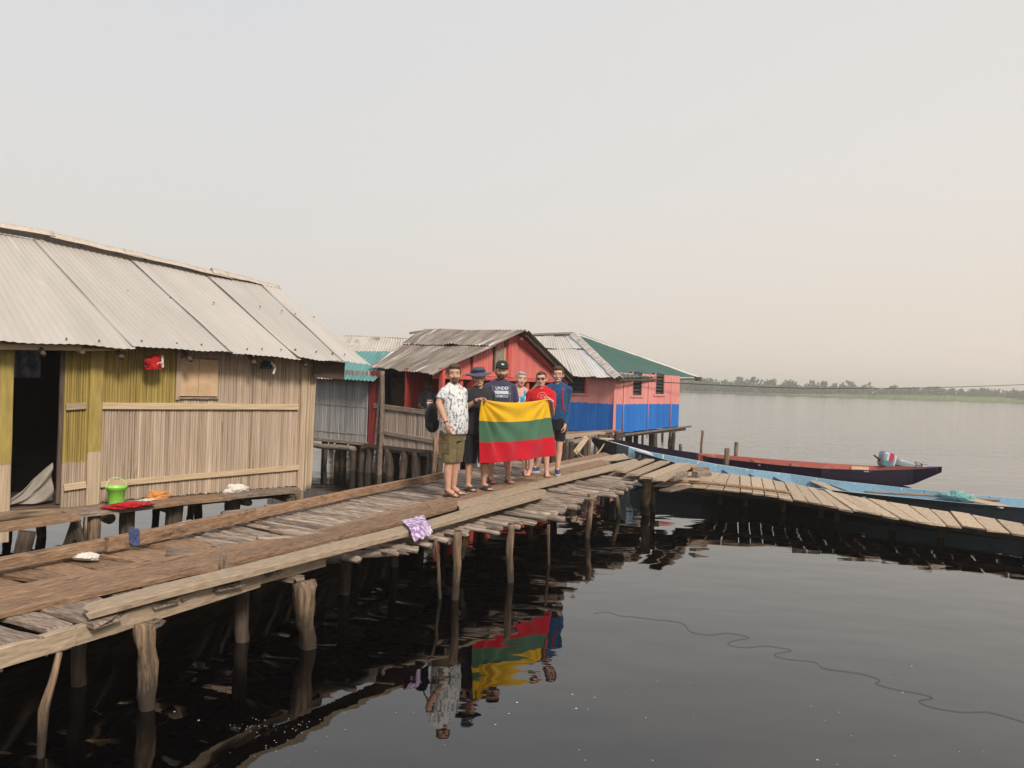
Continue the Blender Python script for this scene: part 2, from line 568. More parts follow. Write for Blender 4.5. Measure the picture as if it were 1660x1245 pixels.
M['blue_paint'] = mat('blue_paint', (.012, .11, .44), (.025, .20, .62), (9, 9, .5), 2.0, .6, rnd=.0, tone=.5, spots=[((.05, .20, .52), 2, .60, (8, 8, .6)), ((.24, .28, .36), 5, .71, (5, 5, 1.2))])
M['room_shade'] = mat('room_shade', (.003, .003, .003), (.006, .005, .005), rnd=0, spec=.0)  # near black, with the shade of unlit rooms put into the colour
M['dark_wood'] = mat('dark_wood', (.05, .035, .028), (.12, .085, .06), GR, 3, .85, rnd=.2)
M['louvre'] = mat('louvre', (.025, .025, .025), (.06, .055, .05), GR, 3, .6, rnd=.1)
def sheet_mat(name, c1, c2, spots, rough=.55, metal=.25, lo=.3, hi=.7):
    return mat(name, c1, c2, (2.6, .45, 1), 1.3, rough, metal, coord='UV', rnd=.05, spots=spots, lo=lo, hi=hi, spec=.3)
M['tin'] = sheet_mat('tin', (.42, .39, .355), (.50, .465, .425), [((.60, .56, .52), 1.0, .62, (5, .4, 1)), ((.40, .355, .31), 2.0, .64, (2, .7, 1)), ((.22, .13, .085), 3.2, .715, (2.2, 1.6, 1))], .55, .1)
M['tin_worn'] = sheet_mat('tin_worn', (.095, .072, .06), (.33, .285, .245), [((.62, .58, .53), 1.1, .57, (7, .35, 1)), ((.13, .10, .085), 2, .60, (9, .7, 1)), ((.16, .09, .06), 4, .70, (3, 1.5, 1))], .75, .05)
M['tin_pale'] = sheet_mat('tin_pale', (.50, .46, .41), (.64, .60, .55), [((.74, .73, .74), 1.0, .62, (1.2, .5, 1)), ((.30, .24, .19), 3, .68, (5, 1, 1))], .6, .1)
M['tin_green'] = sheet_mat('tin_green', (.036, .085, .070), (.06, .13, .108), [((.10, .19, .16), 1.2, .62, (6, .5, 1)), ((.03, .06, .05), 2, .68, (5, 1, 1))], .5, .05)
M['tin_turq'] = sheet_mat('tin_turq', (.07, .21, .20), (.13, .31, .29), [((.35, .50, .47), 1.2, .60, (6, .5, 1)), ((.05, .16, .16), 2, .64, (9, .7, 1))], .55, .05)
M['ridge_tin'] = mat('ridge_tin', (.45, .38, .31), (.60, .53, .45), (2, 12, 12), 2, .6, .1, rnd=.05, spots=[((.26, .18, .13), 3, .66, (2, 4, 4))])
M['nail'] = mat('nail', (.10, .07, .055), rnd=0, rough=.7)
def plain(name, c, rough=.6, metal=0., spec=.3, c2=None, ns=30, rnd=.0, bump=0, trans=0):
    mt = mat(name, c, c2 or tuple(q * .82 for q in c), (1, 1, 1), ns, rough, metal, bump, rnd=rnd, spec=spec)
    return mt
def cloth(name, c, c2=None, ns=9):
    mt = mat(name, c, c2 or tuple(q * .86 for q in c), (1, 1, 1), ns, .9, 0, .25, .002, rnd=.0, spec=.1)
    b = mt.node_tree.nodes['Principled BSDF']
    b.inputs['Sheen Weight'].default_value = .15
    return mt

# ---------------------------------------------------------------- water, far shore, haze
def water_mat():
    mt = bpy.data.materials.new('lake_water')
    mt.use_nodes = True
    t = mt.node_tree
    b = t.nodes['Principled BSDF']
    b.inputs['Base Color'].default_value = (.0012, .001, .0012, 1)
    b.inputs['Roughness'].default_value = .012
    b.inputs['IOR'].default_value = 1.72
    b.inputs['Specular IOR Level'].default_value = .5
    tc = NN(t, 'ShaderNodeTexCoord')
    sp = NN(t, 'ShaderNodeSeparateXYZ')
    t.links.new(tc.outputs['Object'], sp.inputs[0])
    def nz(scale, ns, detail, rough=.5):
        mp = NN(t, 'ShaderNodeMapping')
        mp.inputs['Scale'].default_value = scale
        mp.inputs['Rotation'].default_value = (0, 0, R(8))
        t.links.new(tc.outputs['Object'], mp.inputs[0])
        n = NN(t, 'ShaderNodeTexNoise')
        n.inputs['Scale'].default_value = ns
        n.inputs['Detail'].default_value = detail
        n.inputs['Roughness'].default_value = rough
        t.links.new(mp.outputs[0], n.inputs['Vector'])
        return n.outputs[0]
    def math_(op, a, bb):
        n = NN(t, 'ShaderNodeMath', operation=op)
        for i, q in enumerate((a, bb)):
            if isinstance(q, (int, float)): n.inputs[i].default_value = q
            else: t.links.new(q, n.inputs[i])
        return n.outputs[0]
    slow = math_('MULTIPLY', nz((.8, 1.2, 1), 1.0, 1.8), .0140)
    small = math_('MULTIPLY', nz((.7, 2.2, 1), 2.6, 3), .0006)
    rip = math_('MULTIPLY', nz((.25, 2.6, 1), 2.0 , 5, .6), .010)
    big = math_('MULTIPLY', nz((.10, .9, 1), .9, 3), .030)
    mk = NN(t, 'ShaderNodeMapRange', interpolation_type='SMOOTHSTEP')
    mk.inputs['From Min'].default_value = 13.0
    mk.inputs['From Max'].default_value = 27.0
    skew = math_('ADD', sp.outputs['Y'], math_('MULTIPLY', sp.outputs['X'], -.28))
    t.links.new(skew, mk.inputs['Value'])
    mk2 = NN(t, 'ShaderNodeMapRange', interpolation_type='SMOOTHSTEP')
    mk2.inputs['From Min'].default_value = 16.0
    mk2.inputs['From Max'].default_value = 75.0
    mk2.inputs['To Min'].default_value = .012
    mk2.inputs['To Max'].default_value = .045
    t.links.new(skew, mk2.inputs['Value'])
    t.links.new(mk2.outputs[0], b.inputs['Roughness'])
    far = math_('MULTIPLY', math_('ADD', rip, big), mk.outputs[0])
    # beyond the calm strip wavelets lean their lit faces this way: long swells that grow with distance
    yy = NN(t, 'ShaderNodeMath', operation='SMOOTH_MAX')
    t.links.new(math_('SUBTRACT', skew, 24.0), yy.inputs[0])
    yy.inputs[1].default_value = 0.0
    yy.inputs[2].default_value = 14.0
    tilt = math_('MULTIPLY', yy.outputs[0], .020)
    sw1 = math_('MULTIPLY', math_('MULTIPLY', nz((.05, .22, 1), 1.0, 4, .6), mk2.outputs[0]), .16)
    sw2 = math_('MULTIPLY', math_('MULTIPLY', nz((.012, .05, 1), 1.0, 3, .6), mk2.outputs[0]), .8)
    far = math_('ADD', far, math_('ADD', tilt, math_('ADD', sw1, sw2)))
    h = math_('ADD', math_('ADD', slow, small), far)
    bn = NN(t, 'ShaderNodeBump')
    bn.inputs['Strength'].default_value = 1
    bn.inputs['Distance'].default_value = 1
    t.links.new(h, bn.inputs['Height'])
    t.links.new(bn.outputs[0], b.inputs['Normal'])
    return mt
S = 1300
lake = mesh_obj('water', [(-S, -S, 0), (S, -S, 0), (S, S, 0), (-S, S, 0)], [(0, 1, 2, 3)], water_mat())
tag(lake, 'dark calm lake water rippled farther out', 'water', kind='structure')

SHORE = 425.0
def shore_y(x): return SHORE + 14 * noise.noise(V((x * .006, 1, 0))) + 5 * noise.noise(V((x * .03, 4, 0)))
M['land'] = mat('land', (.07, .09, .03), (.13, .14, .05), ns=.05, rnd=0)
vs, fs = [], []
xs = [-1250 + 12.5 * i for i in range(201)]
for x in xs:
    y = shore_y(x)
    vs += [V((x, y, -.4)), V((x, y + 3, .35)), V((x, y + 60, .9)), V((x, 1250, 1.2))]
for i in range(200):
    for k in range(3):
        a = i * 4 + k
        fs.append((a, a + 4, a + 5, a + 1))
shore = mesh_obj('far_shore', vs, fs, M['land'])
tag(shore, 'low green far bank across the lake', 'shore', kind='structure')

M['leaf'] = mat('leaf', (.05, .07, .03), (.12, .13, .06), ns=.25, rnd=.15, rough=.8, spec=.1)
M['leaf_dry'] = mat('leaf_dry', (.085, .075, .045), (.15, .13, .08), ns=.25, rnd=.15, rough=.8, spec=.1)
M['reed'] = mat('reed', (.17, .25, .07), (.25, .33, .11), ns=.08, rnd=0, rough=.8, spec=.1)
M['bark'] = mat('bark', (.10, .08, .06), (.20, .17, .14), ns=2, rnd=.1)
def leaf_cloud(verts, faces, c, rx, rz, n, size):
    for _ in range(n):
        while True:
            q = V((random.uniform(-1, 1), random.uniform(-1, 1), random.uniform(-1, 1)))
            if .15 < q.length < 1: break
        p = V((c[0] + q.x * rx, c[1] + q.y * rx, c[2] + q.z * rz))
        a = V((random.gauss(0, 1), random.gauss(0, 1), random.gauss(0, 1))).normalized()
        b = a.orthogonal().normalized()
        c2 = a.cross(b)
        s = size * random.uniform(.5, 1.2)
        k = len(verts)
        verts += [p - b * s - c2 * s * .3, p + c2 * s * .7, p + b * s - c2 * s * .2, p - c2 * s * .8]
        faces.append((k, k + 1, k + 2, k + 3))
# the continuous belt of scrub reads as one mass
vs, fs = [], []
x = -520.0
while x < 620:
    d = random.uniform(6, 90)
    y = shore_y(x) + d
    h = (5.2 + 2.6 * abs(noise.noise(V((x * .012, 7, 0)))) + random.uniform(-1.2, 1.8)) * (1.1 if x < 190 else 1.0)
    rx = random.uniform(2.0, 4.5)
    leaf_cloud(vs, fs, (x, y, h * .5 + .4), rx, h * .55, 90, .9)
    if random.random() < .35: leaf_cloud(vs, fs, (x + random.uniform(-2, 2), y, h * .95), rx * .45, h * .28, 16, .7)
    x += random.uniform(.6, 1.5)
belt = mesh_obj('shoreline_scrub', vs, fs, M['leaf'])
tag(belt, 'hazy belt of scrub along the far shore', 'scrub', kind='stuff')
vs, fs = [], []
for _ in range(9000):
    x = random.uniform(120, 520)
    y = shore_y(x) + 3 + random.uniform(0, 16) * (1 if x > 215 else .3)
    hh = random.uniform(1.3, 2.9) * min(1, max(.15, (x - 120) / 110))
    w_ = random.uniform(.25, .6)
    k = len(vs)
    tx, ty = random.uniform(-.5, .5), random.uniform(-.5, .5)
    vs += [V((x - w_, y, .1)), V((x + w_, y + random.uniform(-.5, .5), .1)), V((x + tx + .08, y + ty, hh)), V((x + tx - .08, y + ty, hh))]
    fs.append((k, k + 1, k + 2, k + 3))
reeds = mesh_obj('reed_bank', vs, fs, M['reed'])
tag(reeds, 'bright green reeds at the foot of the far bank', 'reeds', kind='stuff')
# trees that stand out above the belt
def far_tree(px, top, kind, label):
    Y = shore_y((px - CX) / F * 470) + random.uniform(20, 45)
    b = P(px, 640, Y); b.z = .6
    t = P(px, top, Y)
    H = t.z - .6
    o = thing('shore_tree', b, label, 'tree', 'trees standing out above the far shore')
    pole('trunk', [b - V((0, 0, .3)), b + V((.2, 0, H * .5)), b + V((.1, 0, H * .8))], [.22, .16, .07], M['bark'], o, seg=6, n=5)
    vv, ff = [], []
    for k in range(kind[0]):
        a = random.uniform(0, 6.28)
        rr = random.uniform(.3, 1) * kind[1]
        leaf_cloud(vv, ff, (b.x + math.cos(a) * rr, b.y + math.sin(a) * rr, .6 + H * random.uniform(.68, .95)), kind[1] * .55, H * .11, 26, .55)
    mesh_obj('crown', vv, ff, M['leaf'] if kind[2] else M['leaf_dry'], o)
for q in ((1198, 611, (7, 2.0, 1), 'round topped tree tallest just right of the green roof'), (1222, 611, (7, 2.4, 1), 'broad tree second right of the green roof on the far shore'),
          (1250, 613, (6, 2.2, 1), 'bushy tree over the middle of the hazy left shore'), (1277, 616, (5, 1.6, 0), 'small brown topped tree left of the bare shore trees'),
          (1316, 615, (4, 1.3, 0), 'thin bare looking tree farthest left of the dry shore group'), (1336, 617, (5, 1.7, 0), 'dry tree in the middle of the brown shore group'),
          (1378, 617, (6, 2.1, 0), 'wide dry tree with forked crown on the brown far shore'), (1409, 618, (3, 1.2, 0), 'spindly dry tree at right end of the brown shore group'),
          (1447, 624, (4, 1.5, 0), 'low sparse tree right of the spindly dry tree'), (1517, 627, (7, 2.6, 1), 'dark rounded tree under the cable on the right shore'),
          (1592, 629, (5, 1.8, 1), 'green tree between the dark rounded tree and right shore end')):
    far_tree(*q)
# pale flock of birds or boats on the shore is left to the bank itself
hz = bpy.data.materials.new('haze_air')
hz.use_nodes = True
t = hz.node_tree
t.nodes.clear()
o_ = NN(t, 'ShaderNodeOutputMaterial')
pv = NN(t, 'ShaderNodeVolumePrincipled')
pv.inputs['Color'].default_value = (.93, .90, .86, 1)
pv.inputs['Density'].default_value = .0011
pv.inputs['Anisotropy'].default_value = .2
t.links.new(pv.outputs[0], o_.inputs['Volume'])
vs, fs = [], []
box_faces(vs, fs, Matrix.Translation((0, 0, 9)), 2640, 2640, 22)
haze = mesh_obj('haze', vs, fs, hz)
tag(haze, 'dusty pale haze over the lake', 'haze', kind='stuff')
# ---------------------------------------------------------------- the near stalk hut
def v2(p, z=None): return V((p.x, p.y, p.z if z is None else z))
ZF = .70
A1, B1 = G(95, 816, ZF), G(490, 784.5, ZF)
D1 = v2(B1 - A1, 0).normalized()
N1 = V((D1.y, -D1.x, 0))                      # outwards, to the deck
L1 = v2(B1 - A1, 0).length
def w1(u, off=0, z=ZF):                       # u along the front wall from the door jamb, off outwards
    q = v2(A1, 0) + D1 * u + N1 * off
    return V((q.x, q.y, z))
def u1(px, py, off=0):                        # wall coordinates (u, z) of a pixel
    q = VP(px, py, w1(0, off), D1)
    return (q - w1(0, off)).dot(D1), q.z
hut = thing('stalk_hut', w1(1.5, -1, 0), 'nearest stilt hut walled with pale and yellow painted stalks under grey tin sheets', 'hut', 'stilt huts on the lake')
uP0 = u1(141, 700)[0]; uP1 = u1(163, 700)[0]; uW0 = u1(286, 620)[0]; uW1 = u1(353, 620)[0]
zW0 = u1(320, 648)[1]; zW1 = u1(320, 582)[1]; zTop = 2.64
zR = u1(300, 656)[1]; uC = u1(487, 700)[0]
zY = u1(110, 747)[1]
uD0 = u1(16, 700)[0]
# panels: left of the door, between door and post, and the long panel
slat_wall('wall', w1(uD0 - 1.3), w1(uD0), (ZF, ZF), (zTop, zTop), .026, [M['stalk'], M['stalk_yellow']], lambda u, z: 1 if z > zY - .03 else 0, hut, splits=(zY - .03,))
slat_wall('wall', w1(.02), w1(uP0 + .03), (ZF - .08, ZF - .08), (zTop, zTop), .026, [M['stalk'], M['stalk_yellow']], lambda u, z: 1 if z > zY - .02 else 0, hut, splits=(zY - .02,))
uo = uP1
slat_wall('wall', w1(uo), w1(L1), (ZF - .02, ZF - .02), (zTop, zTop - .02), .026, [M['stalk'], M['stalk_yellow']],
          lambda u, z: 1 if (z > zR and u < uW0 - uo) else 0, hut, openings=[(uW0 - uo + .02, uW1 - uo - .02, zW0, zW1 + .02)], splits=(zR,), depth=.013)
# side, back walls and floor
BK = 3.3
slat_wall('wall', w1(L1), w1(L1, -BK), (ZF, ZF), (zTop, zTop), .05, [M['stalk']], lambda u, z: 0, hut)
slat_wall('wall', w1(L1, -BK), w1(uD0 - 1.3, -BK), (ZF, ZF), (zTop, zTop), .05, [M['stalk']], lambda u, z: 0, hut)
slat_wall('wall', w1(uD0 - 1.3, -BK), w1(uD0 - 1.3), (ZF, ZF), (zTop, zTop), .05, [M['stalk']], lambda u, z: 0, hut)
plank('floor', w1(uD0 - 1.3, -BK / 2, ZF - .02), w1(L1, -BK / 2, ZF - .02), BK, .06, M['dark_wood'], hut)
# black sheet added inside; its colour stands in for the room's shade
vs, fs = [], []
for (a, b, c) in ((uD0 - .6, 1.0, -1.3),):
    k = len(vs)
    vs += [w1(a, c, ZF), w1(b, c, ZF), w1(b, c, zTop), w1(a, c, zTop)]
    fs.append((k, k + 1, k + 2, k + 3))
mesh_obj('shade_sheet', vs, fs, M['room_shade'], hut)
# posts and rails of the front
zPy = u1(150, 733)[1]
def painted_post(u0, u1_, zb, zt, zp, off, lab=None):
    w_ = u1_ - u0
    plank('post', w1((u0 + u1_) / 2, off, zb), w1((u0 + u1_) / 2, off, zp), w_, .07, M['wood_pale'], hut, up=N1)
    if zt > zp: plank('post_top', w1((u0 + u1_) / 2, off + .002, zp), w1((u0 + u1_) / 2, off + .002, zt), w_, .07, M['paint_yellow'], hut, up=N1, end=.012)
painted_post(uP0, uP1, -.0, zTop, zPy, .055)
plank('post', w1(uD0 - .06, .05, .3), w1(uD0 - .06, .05, zY), .15, .06, M['wood_pale'], hut, up=N1)
plank('post_top', w1(uD0 - .06, .052, zY), w1(uD0 - .06, .052, zTop), .15, .06, M['paint_yellow'], hut, up=N1)
plank('door_jamb', w1(-.01, .02, ZF), w1(.0, .02, zTop), .045, .05, M['dark_wood'], hut, up=N1)
plank('corner_post', w1(uC, .06, -.6), w1(uC + .02, .06, zTop), .10, .09, M['wood_pale'], hut, up=N1)
for k, (du, rr) in enumerate(((.105, .024), (.15, .02), (.19, .028))):
    pole('corner_stalk', [w1(uC + du - .02, .03, .58 + .02 * k), w1(uC + du, .03, zTop)], rr, M['wood_pale'], hut)
def rail(pxs, off, wid, m_, name='wall_rail'):
    (xa, ya), (xb, yb) = pxs
    a, za = u1(xa, ya, off); b, zb = u1(xb, yb, off)
    plank(name, w1(a, off, za), w1(b, off, zb), wid, .035, m_, hut, up=N1, end=.004)
rail(((163, 658), (484, 660)), .05, .085, M['rail_wood'])
rail(((104, 791), (140, 786)), .05, .085, M['rail_wood'])
rail(((163, 786), (484, 758)), .05, .075, M['rail_wood'])
rail(((108, 660), (140, 658)), .05, .085, M['board_tan'])
# shutter
sh_ = []
uw = (uW0 + uW1) / 2
for nm, (a, b) in (('shutter_board', (uW0 + .03, uw - .002)), ('shutter_board', (uw + .002, uW1 - .015))):
    o = plank(nm, w1((a + b) / 2, .035, zW0 + .05), w1((a + b) / 2, .035, zW1), b - a, .02, M['ply'], hut, up=N1, rough=.001, end=.001, bend=.001)
plank('window_frame', w1(uW0 + .005, .04, zW0), w1(uW0 + .005, .04, zTop), .05, .03, M['wood_pale'], hut, up=N1)
plank('window_frame', w1(uW0, .045, zW0 + .02), w1(uW1, .045, zW0 + .02), .03, .03, M['board_grey'], hut, up=N1)
# ledge boards in front of the wall, floor beams and stilts
def ledge(xa, ya, xb, yb, wid, m_, z=ZF - .01):
    a, b = G(xa, ya, z), G(xb, yb, z)
    off = N1 * wid
    strip('ledge_board', [a - off, b - off], [a, b], .05, m_, hut, n=14, rough=.014, bend=.012)
ledge(-60, 864, 132, 836, .34, M['board_brown'])
ledge(118, 834, 255, 818, .34, M['board_grey'])
ledge(245, 819, 375, 805, .36, M['board_brown'])
ledge(365, 806, 486, 793, .34, M['board_grey'])
for (off, z) in ((.05, ZF - .10), (-1.6, ZF - .10), (-BK, ZF - .10)):
    pole('floor_beam', [w1(uD0 - 1.3, off, z), w1(L1 - .1, off, z)], .06, M['post_shaded'] if off < 0 else M['post'], hut)
for u in (.45, 1.25, 2.3, 2.95):
    pole('floor_joist', [w1(u, -BK - .2, ZF - .17), w1(u, .30 if u > .5 else .42, ZF - .17)], .065 if u < 2 else .05, M['post'], hut)
for (xt, yt, xb, wpx, dark) in ((45, 862, 30, 26, 1), (125, 842, 102, 15, 1), (122, 842, 140, 14, 1), (152, 836, 150, 20, 0), (205, 826, 205, 24, 1), (283, 818, 278, 27, 1), (378, 806, 372, 24, 1), (484, 796, 483, 13, 0)):
    a = G(xt, yt, ZF - .08)
    q = P(xb, yt + 60, a.y)
    dn = a + (q - a) * (1.5 / (a.z - q.z))
    r = wpx * a.y / F / 2
    pole('stilt', [a, a.lerp(dn, .5), dn], [r, r * .85, r * .8], M['post_shaded'] if dark else M['post'], hut)
for u in (.2, 1.3, 2.4, 3.0):
    for off in (-1.6, -BK):
        pole('stilt', [w1(u, off, ZF - .1), w1(u + .1, off, -.8)], .06, M['post_shaded'], hut)
# roof: sheets between measured seam lines
OE, OR = .42, -1.75
def eave(px, py): return VP(px, py, w1(0, OE), D1)
def ridge(px, py): return VP(px, py, w1(0, OR), D1)
seam = [(-150, 350, -110, 549), (52, 388, 214, 563), (208, 421, 372, 573), (331, 448, 482, 584), (424, 464, 560, 591)]
for k in range(4):
    a, b = seam[k], seam[k + 1]
    e0, e1, r0, r1 = eave(a[2], a[3]), eave(b[2] + 5, b[3] + .5), ridge(a[0], a[1]), ridge(b[0] + 4, b[1] + 1)
    sheet('roof_sheet', e0, e1, r1, r0, M['tin'], hut, lift=.004 + .013 * k, seed=k + 1, amp=.0045, warp=.02, edge=.03)
# the loose verge sheet at the gable end, its edge sprung up
e0, e1, r0, r1 = eave(553, 590), eave(602, 595), ridge(418, 462), ridge(450, 470)
o = sheet('verge_sheet', e0, e1, r1, r0, M['tin'], hut, lift=.055, seed=9, amp=.006, warp=.03, edge=.015, bend=-.03, pitch=.09)
# back slope
eb = [w1((p - w1(0)).dot(D1), -BK - .35, 2.5) for p in (eave(-110, 549), eave(560, 591))]
sheet('roof_sheet', eb[1], eb[0], ridge(-150, 350), ridge(450, 470), M['tin'], hut, seed=11, amp=.008, nv=6)
# ridge caps folded over
def ridge_cap(xa, ya, xb, yb, fw, lift, twist=0):
    a, b = ridge(xa, ya), ridge(xb, yb)
    dn_f = (eave(214, 563) - ridge(52, 388)).normalized()
    dn_b = (V((-N1.x, -N1.y, -.62))).normalized()
    n = 14
    vs, fs = [], []
    for i in range(n + 1):
        t = i / n
        p = a.lerp(b, t) + V((0, 0, lift + .02 + .012 * noise.noise(V((t * 5, xa, 1)))))
        d2 = dn_f - D1 * dn_f.dot(D1)
        d2.normalize()
        ff = fw * (1 + .12 * noise.noise(V((t * 4, xb, 1))))
        vs += [p + d2 * ff + V((0, 0, .012 + twist * (t if twist > 0 else 1 - t))), p + d2 * .05 + V((0, 0, .004)), p + V((0, 0, .012)), p + dn_b * .05 + V((0, 0, .004)), p + dn_b * .2]
    for i in range(n):
        for k in range(4):
            q = i * 5 + k
            fs.append((q, q + 1, q + 6, q + 5))
    o = mesh_obj('ridge_cap', vs, fs, M['ridge_tin'], hut, smooth=True)
    md = o.modifiers.new('thickness', 'SOLIDIFY'); md.thickness = .004
ridge_cap(-150, 340, 86, 381, .15, .018)
ridge_cap(78, 380, 250, 420, .16, .008)
ridge_cap(200, 409, 372, 450, .15, .02)
ridge_cap(342, 440, 452, 469, .12, .03, -.03)
# roof nails, as one hardware part
vs, fs = [], []
def pt_roof(x, y):
    # on the front slope
    e, r_ = eave(214, 563), ridge(208, 421)
    d2 = eave(372, 573) - e
    n_ = d2.cross(r_ - e).normalized()
    rr = ray(x, y)
    return EYE + rr * ((e - EYE).dot(n_) / rr.dot(n_)), (n_ if n_.z > 0 else -n_)
for (x, y) in ((32, 450), (127, 463), (206, 475), (275, 485), (346, 493), (421, 499), (456, 506), (478, 511), (508, 516), (229, 555), (286, 559), (326, 561), (365, 564), (400, 568), (424, 568), (455, 569), (478, 569), (512, 572), (538, 575), (558, 577), (107, 552), (160, 555), (44, 385), (130, 402), (188, 414), (234, 423), (279, 433), (320, 441)):
    p, n_ = pt_roof(x, y)
    r_ = .014 if (x * 7 + y) % 3 else .02
    vs, fs = [], []
    tx = n_.orthogonal().normalized(); ty = n_.cross(tx)
    for k in range(7):
        a = k * math.pi * 2 / 7
        vs.append(p + (tx * math.cos(a) + ty * math.sin(a)) * r_ + n_ * .02)
    vs.append(p + n_ * .045)
    for k in range(7): fs.append((k, (k + 1) % 7, 7))
    mesh_obj('roof_nail', vs, fs, M['nail'], hut)
# rafters, battens and the fascia under the eave
for u in (-1.2, -.3, .55, 1.4, 2.3, 3.1):
    r_ = w1(u, OR, 0); e_ = w1(u, OE - .06, 0)
    zr = 3.75
    pole('rafter', [V((r_.x, r_.y, 3.66)), V((e_.x, e_.y, 2.50))], .03, M['dark_wood'], hut, seg=6)
a, za = u1(-20, 566, .26); b, zb_ = u1(132, 568, .26)
plank('fascia', w1(a, .26, za + .03), w1(b, .26, zb_ + .03), .07, .03, M['rail_wood'], hut, up=N1)
a, za = u1(128, 567, .24); b, zb_ = u1(204, 566, .24)
plank('fascia', w1(a, .24, za), w1(b, .24, zb_), .035, .03, M['rail_wood'], hut, up=N1)
a, za = u1(122, 569, .0)
pole('rafter_end', [w1(a, -.3, za + .05), w1(a, .3, za - .01)], .03, M['rail_wood'], hut, seg=8)
plank('gable_board', w1(L1 + .02, .20, 2.47), w1(L1 + .56, .20, 2.44), .27, .03, M['dark_wood'], hut, up=N1)

# ---- things on and about the hut
def crumple(name, c, ax, ay, az, size, m_, label, cat, n=26, seed=1, freq=9, amp=.35, group=None, parent=None, M_=None):
    """a heap of cloth: closed lumpy body with folds; size = half extents along ax, ay, az"""
    bm = bmesh.new()
    bmesh.ops.create_icosphere(bm, subdivisions=5, radius=1)
    for v in bm.verts:
        d = v.co.normalized()
        f = 1 + amp * (noise.noise(d * 1.6 + V((seed, 0, 0)))) + amp * .55 * (1 - 2 * abs(noise.noise(d * freq * .35 + V((0, seed, 0))))) + amp * .25 * (1 - 2 * abs(noise.noise(d * freq * .9 + V((0, 0, seed)))))
        q = d * f
        q.z = max(q.z, -.55)
        v.co = c + ax * q.x * size[0] + ay * q.y * size[1] + az * (q.z + .55) * size[2]
    o = bm_obj(name, bm, m_, parent, smooth=True)
    if label: tag(o, label, cat, group)
    return o
Z_ = V((0, 0, 1))
M['cloth_red'] = cloth('cloth_red', (.48, .018, .022), (.30, .01, .014))
M['cloth_white'] = cloth('cloth_white', (.72, .68, .62), (.58, .54, .48))
M['cloth_cream'] = cloth('cloth_cream', (.66, .58, .47), (.5, .42, .33))
M['cloth_orange'] = cloth('cloth_orange', (.62, .28, .10), (.48, .2, .07))
M['cloth_blue'] = cloth('cloth_blue', (.07, .09, .20), (.04, .05, .12))
M['cloth_dark'] = cloth('cloth_dark', (.02, .035, .035), (.012, .02, .02))
M['cloth_sheet'] = cloth('cloth_sheet', (.34, .30, .26), (.24, .21, .18), 3)
M['cloth_purple'] = mat('cloth_purple', (.62, .54, .65), (.30, .17, .38), (1, 1, 1), 22, .9, rnd=0, lo=.46, hi=.54, detail=2, spec=.1)
M['lime'] = plain('lime', (.30, .72, .10), .35, spec=.4)
M['lime_pale'] = plain('lime_pale', (.45, .74, .30), .4)
# lime bucket
zb0 = ZF - .01
cb = G(188, 817, zb0)
bk = thing('bucket', cb, 'lime green plastic bucket with raised handle on the ledge', 'bucket')
h_, r0_, r1_ = .215, .085, .118
vs, fs, SG = [], [], 32
prof = [(0, 0.0), (r0_, 0.0), (r0_ + .004, .01), (r1_ - .012, h_ - .04), (r1_, h_ - .036), (r1_ + .002, h_ - .006), (r1_ + .007, h_), (r1_ - .002, h_), (r1_ - .009, h_ - .01), (r0_ - .004, .012), (0, .012)]
for (r_, z) in prof:
    for k in range(SG):
        a = 2 * math.pi * k / SG
        vs.append(cb + V((r_ * math.cos(a), r_ * math.sin(a), z)))
for j in range(len(prof) - 1):
    for k in range(SG):
        fs.append((j * SG + k, j * SG + (k + 1) % SG, (j + 1) * SG + (k + 1) % SG, (j + 1) * SG + k))
mesh_obj('bucket_body', vs, fs, M['lime'], bk, smooth=True)
tube('handle', [cb + D1 * (r1_ + .004) * math.cos(a) + V((0, 0, h_ - .02 + .125 * math.sin(a))) + N1 * (-.05 * math.sin(a)) for a in [math.pi * i / 18 for i in range(19)]], .005, M['lime_pale'], bk)
crumple('cloth', G(206, 823, zb0) , D1, N1, Z_, (.20, .10, .035), M['cloth_red'], 'red cloth spread flat on the ledge at the foot of the lime bucket', 'cloth', seed=4, freq=14, amp=.55)
crumple('cloth', G(248, 811, zb0), D1, N1, Z_, (.14, .07, .018), M['cloth_cream'], 'flat cream cloth lying under the orange bundle on the ledge', 'cloth', seed=5)
crumple('cloth', G(256, 810, zb0) + V((0, 0, .02)), D1, N1, Z_, (.115, .06, .05), M['cloth_orange'], 'orange crumpled bundle on the ledge right of the lime bucket', 'cloth', seed=12, freq=10, amp=.6)
crumple('cloth', G(383, 798, zb0), D1, N1, Z_, (.13, .05, .058), M['cloth_white'], 'white crumpled rag on the ledge at the far end of the hut wall', 'cloth', seed=8, freq=12, amp=.6)
def hang(name, px, py, off, sx, sz, m_, label, seed):
    c = VP(px, py, w1(0, off), D1)
    o = crumple(name, c - V((0, 0, sz * .55)), D1, N1, Z_, (sx, .045, sz), m_, label, 'cloth', seed=seed, freq=12, amp=.5)
    return c
c = hang('cloth', 248, 592, .22, .095, .105, M['cloth_red'], 'bright red cloth hung below the eave of the near hut', 3)
sk = thing('hanging_stick', c, 'short pale stick dangling at the red cloth under the eave', 'stick')
plank('stick', c + D1 * .10 + V((0, 0, .13)) + N1 * .04, c + D1 * .11 + V((0, 0, -.02)) + N1 * .04, .028, .015, M['cloth_cream'], sk, up=N1)
plank('crosspiece', c + D1 * .11 + V((0, 0, .045)) + N1 * .05, c + D1 * .03 + V((0, 0, .02)) + N1 * .05, .02, .012, M['cloth_cream'], sk, up=N1)
c = hang('cloth', 431, 594, .18, .07, .065, M['cloth_dark'], 'dark green cloth bundle hung under the eave right of the shutter', 6)
sk = thing('hanging_hook', c, 'bent cream hook hanging beside the dark cloth under the eave', 'hook')
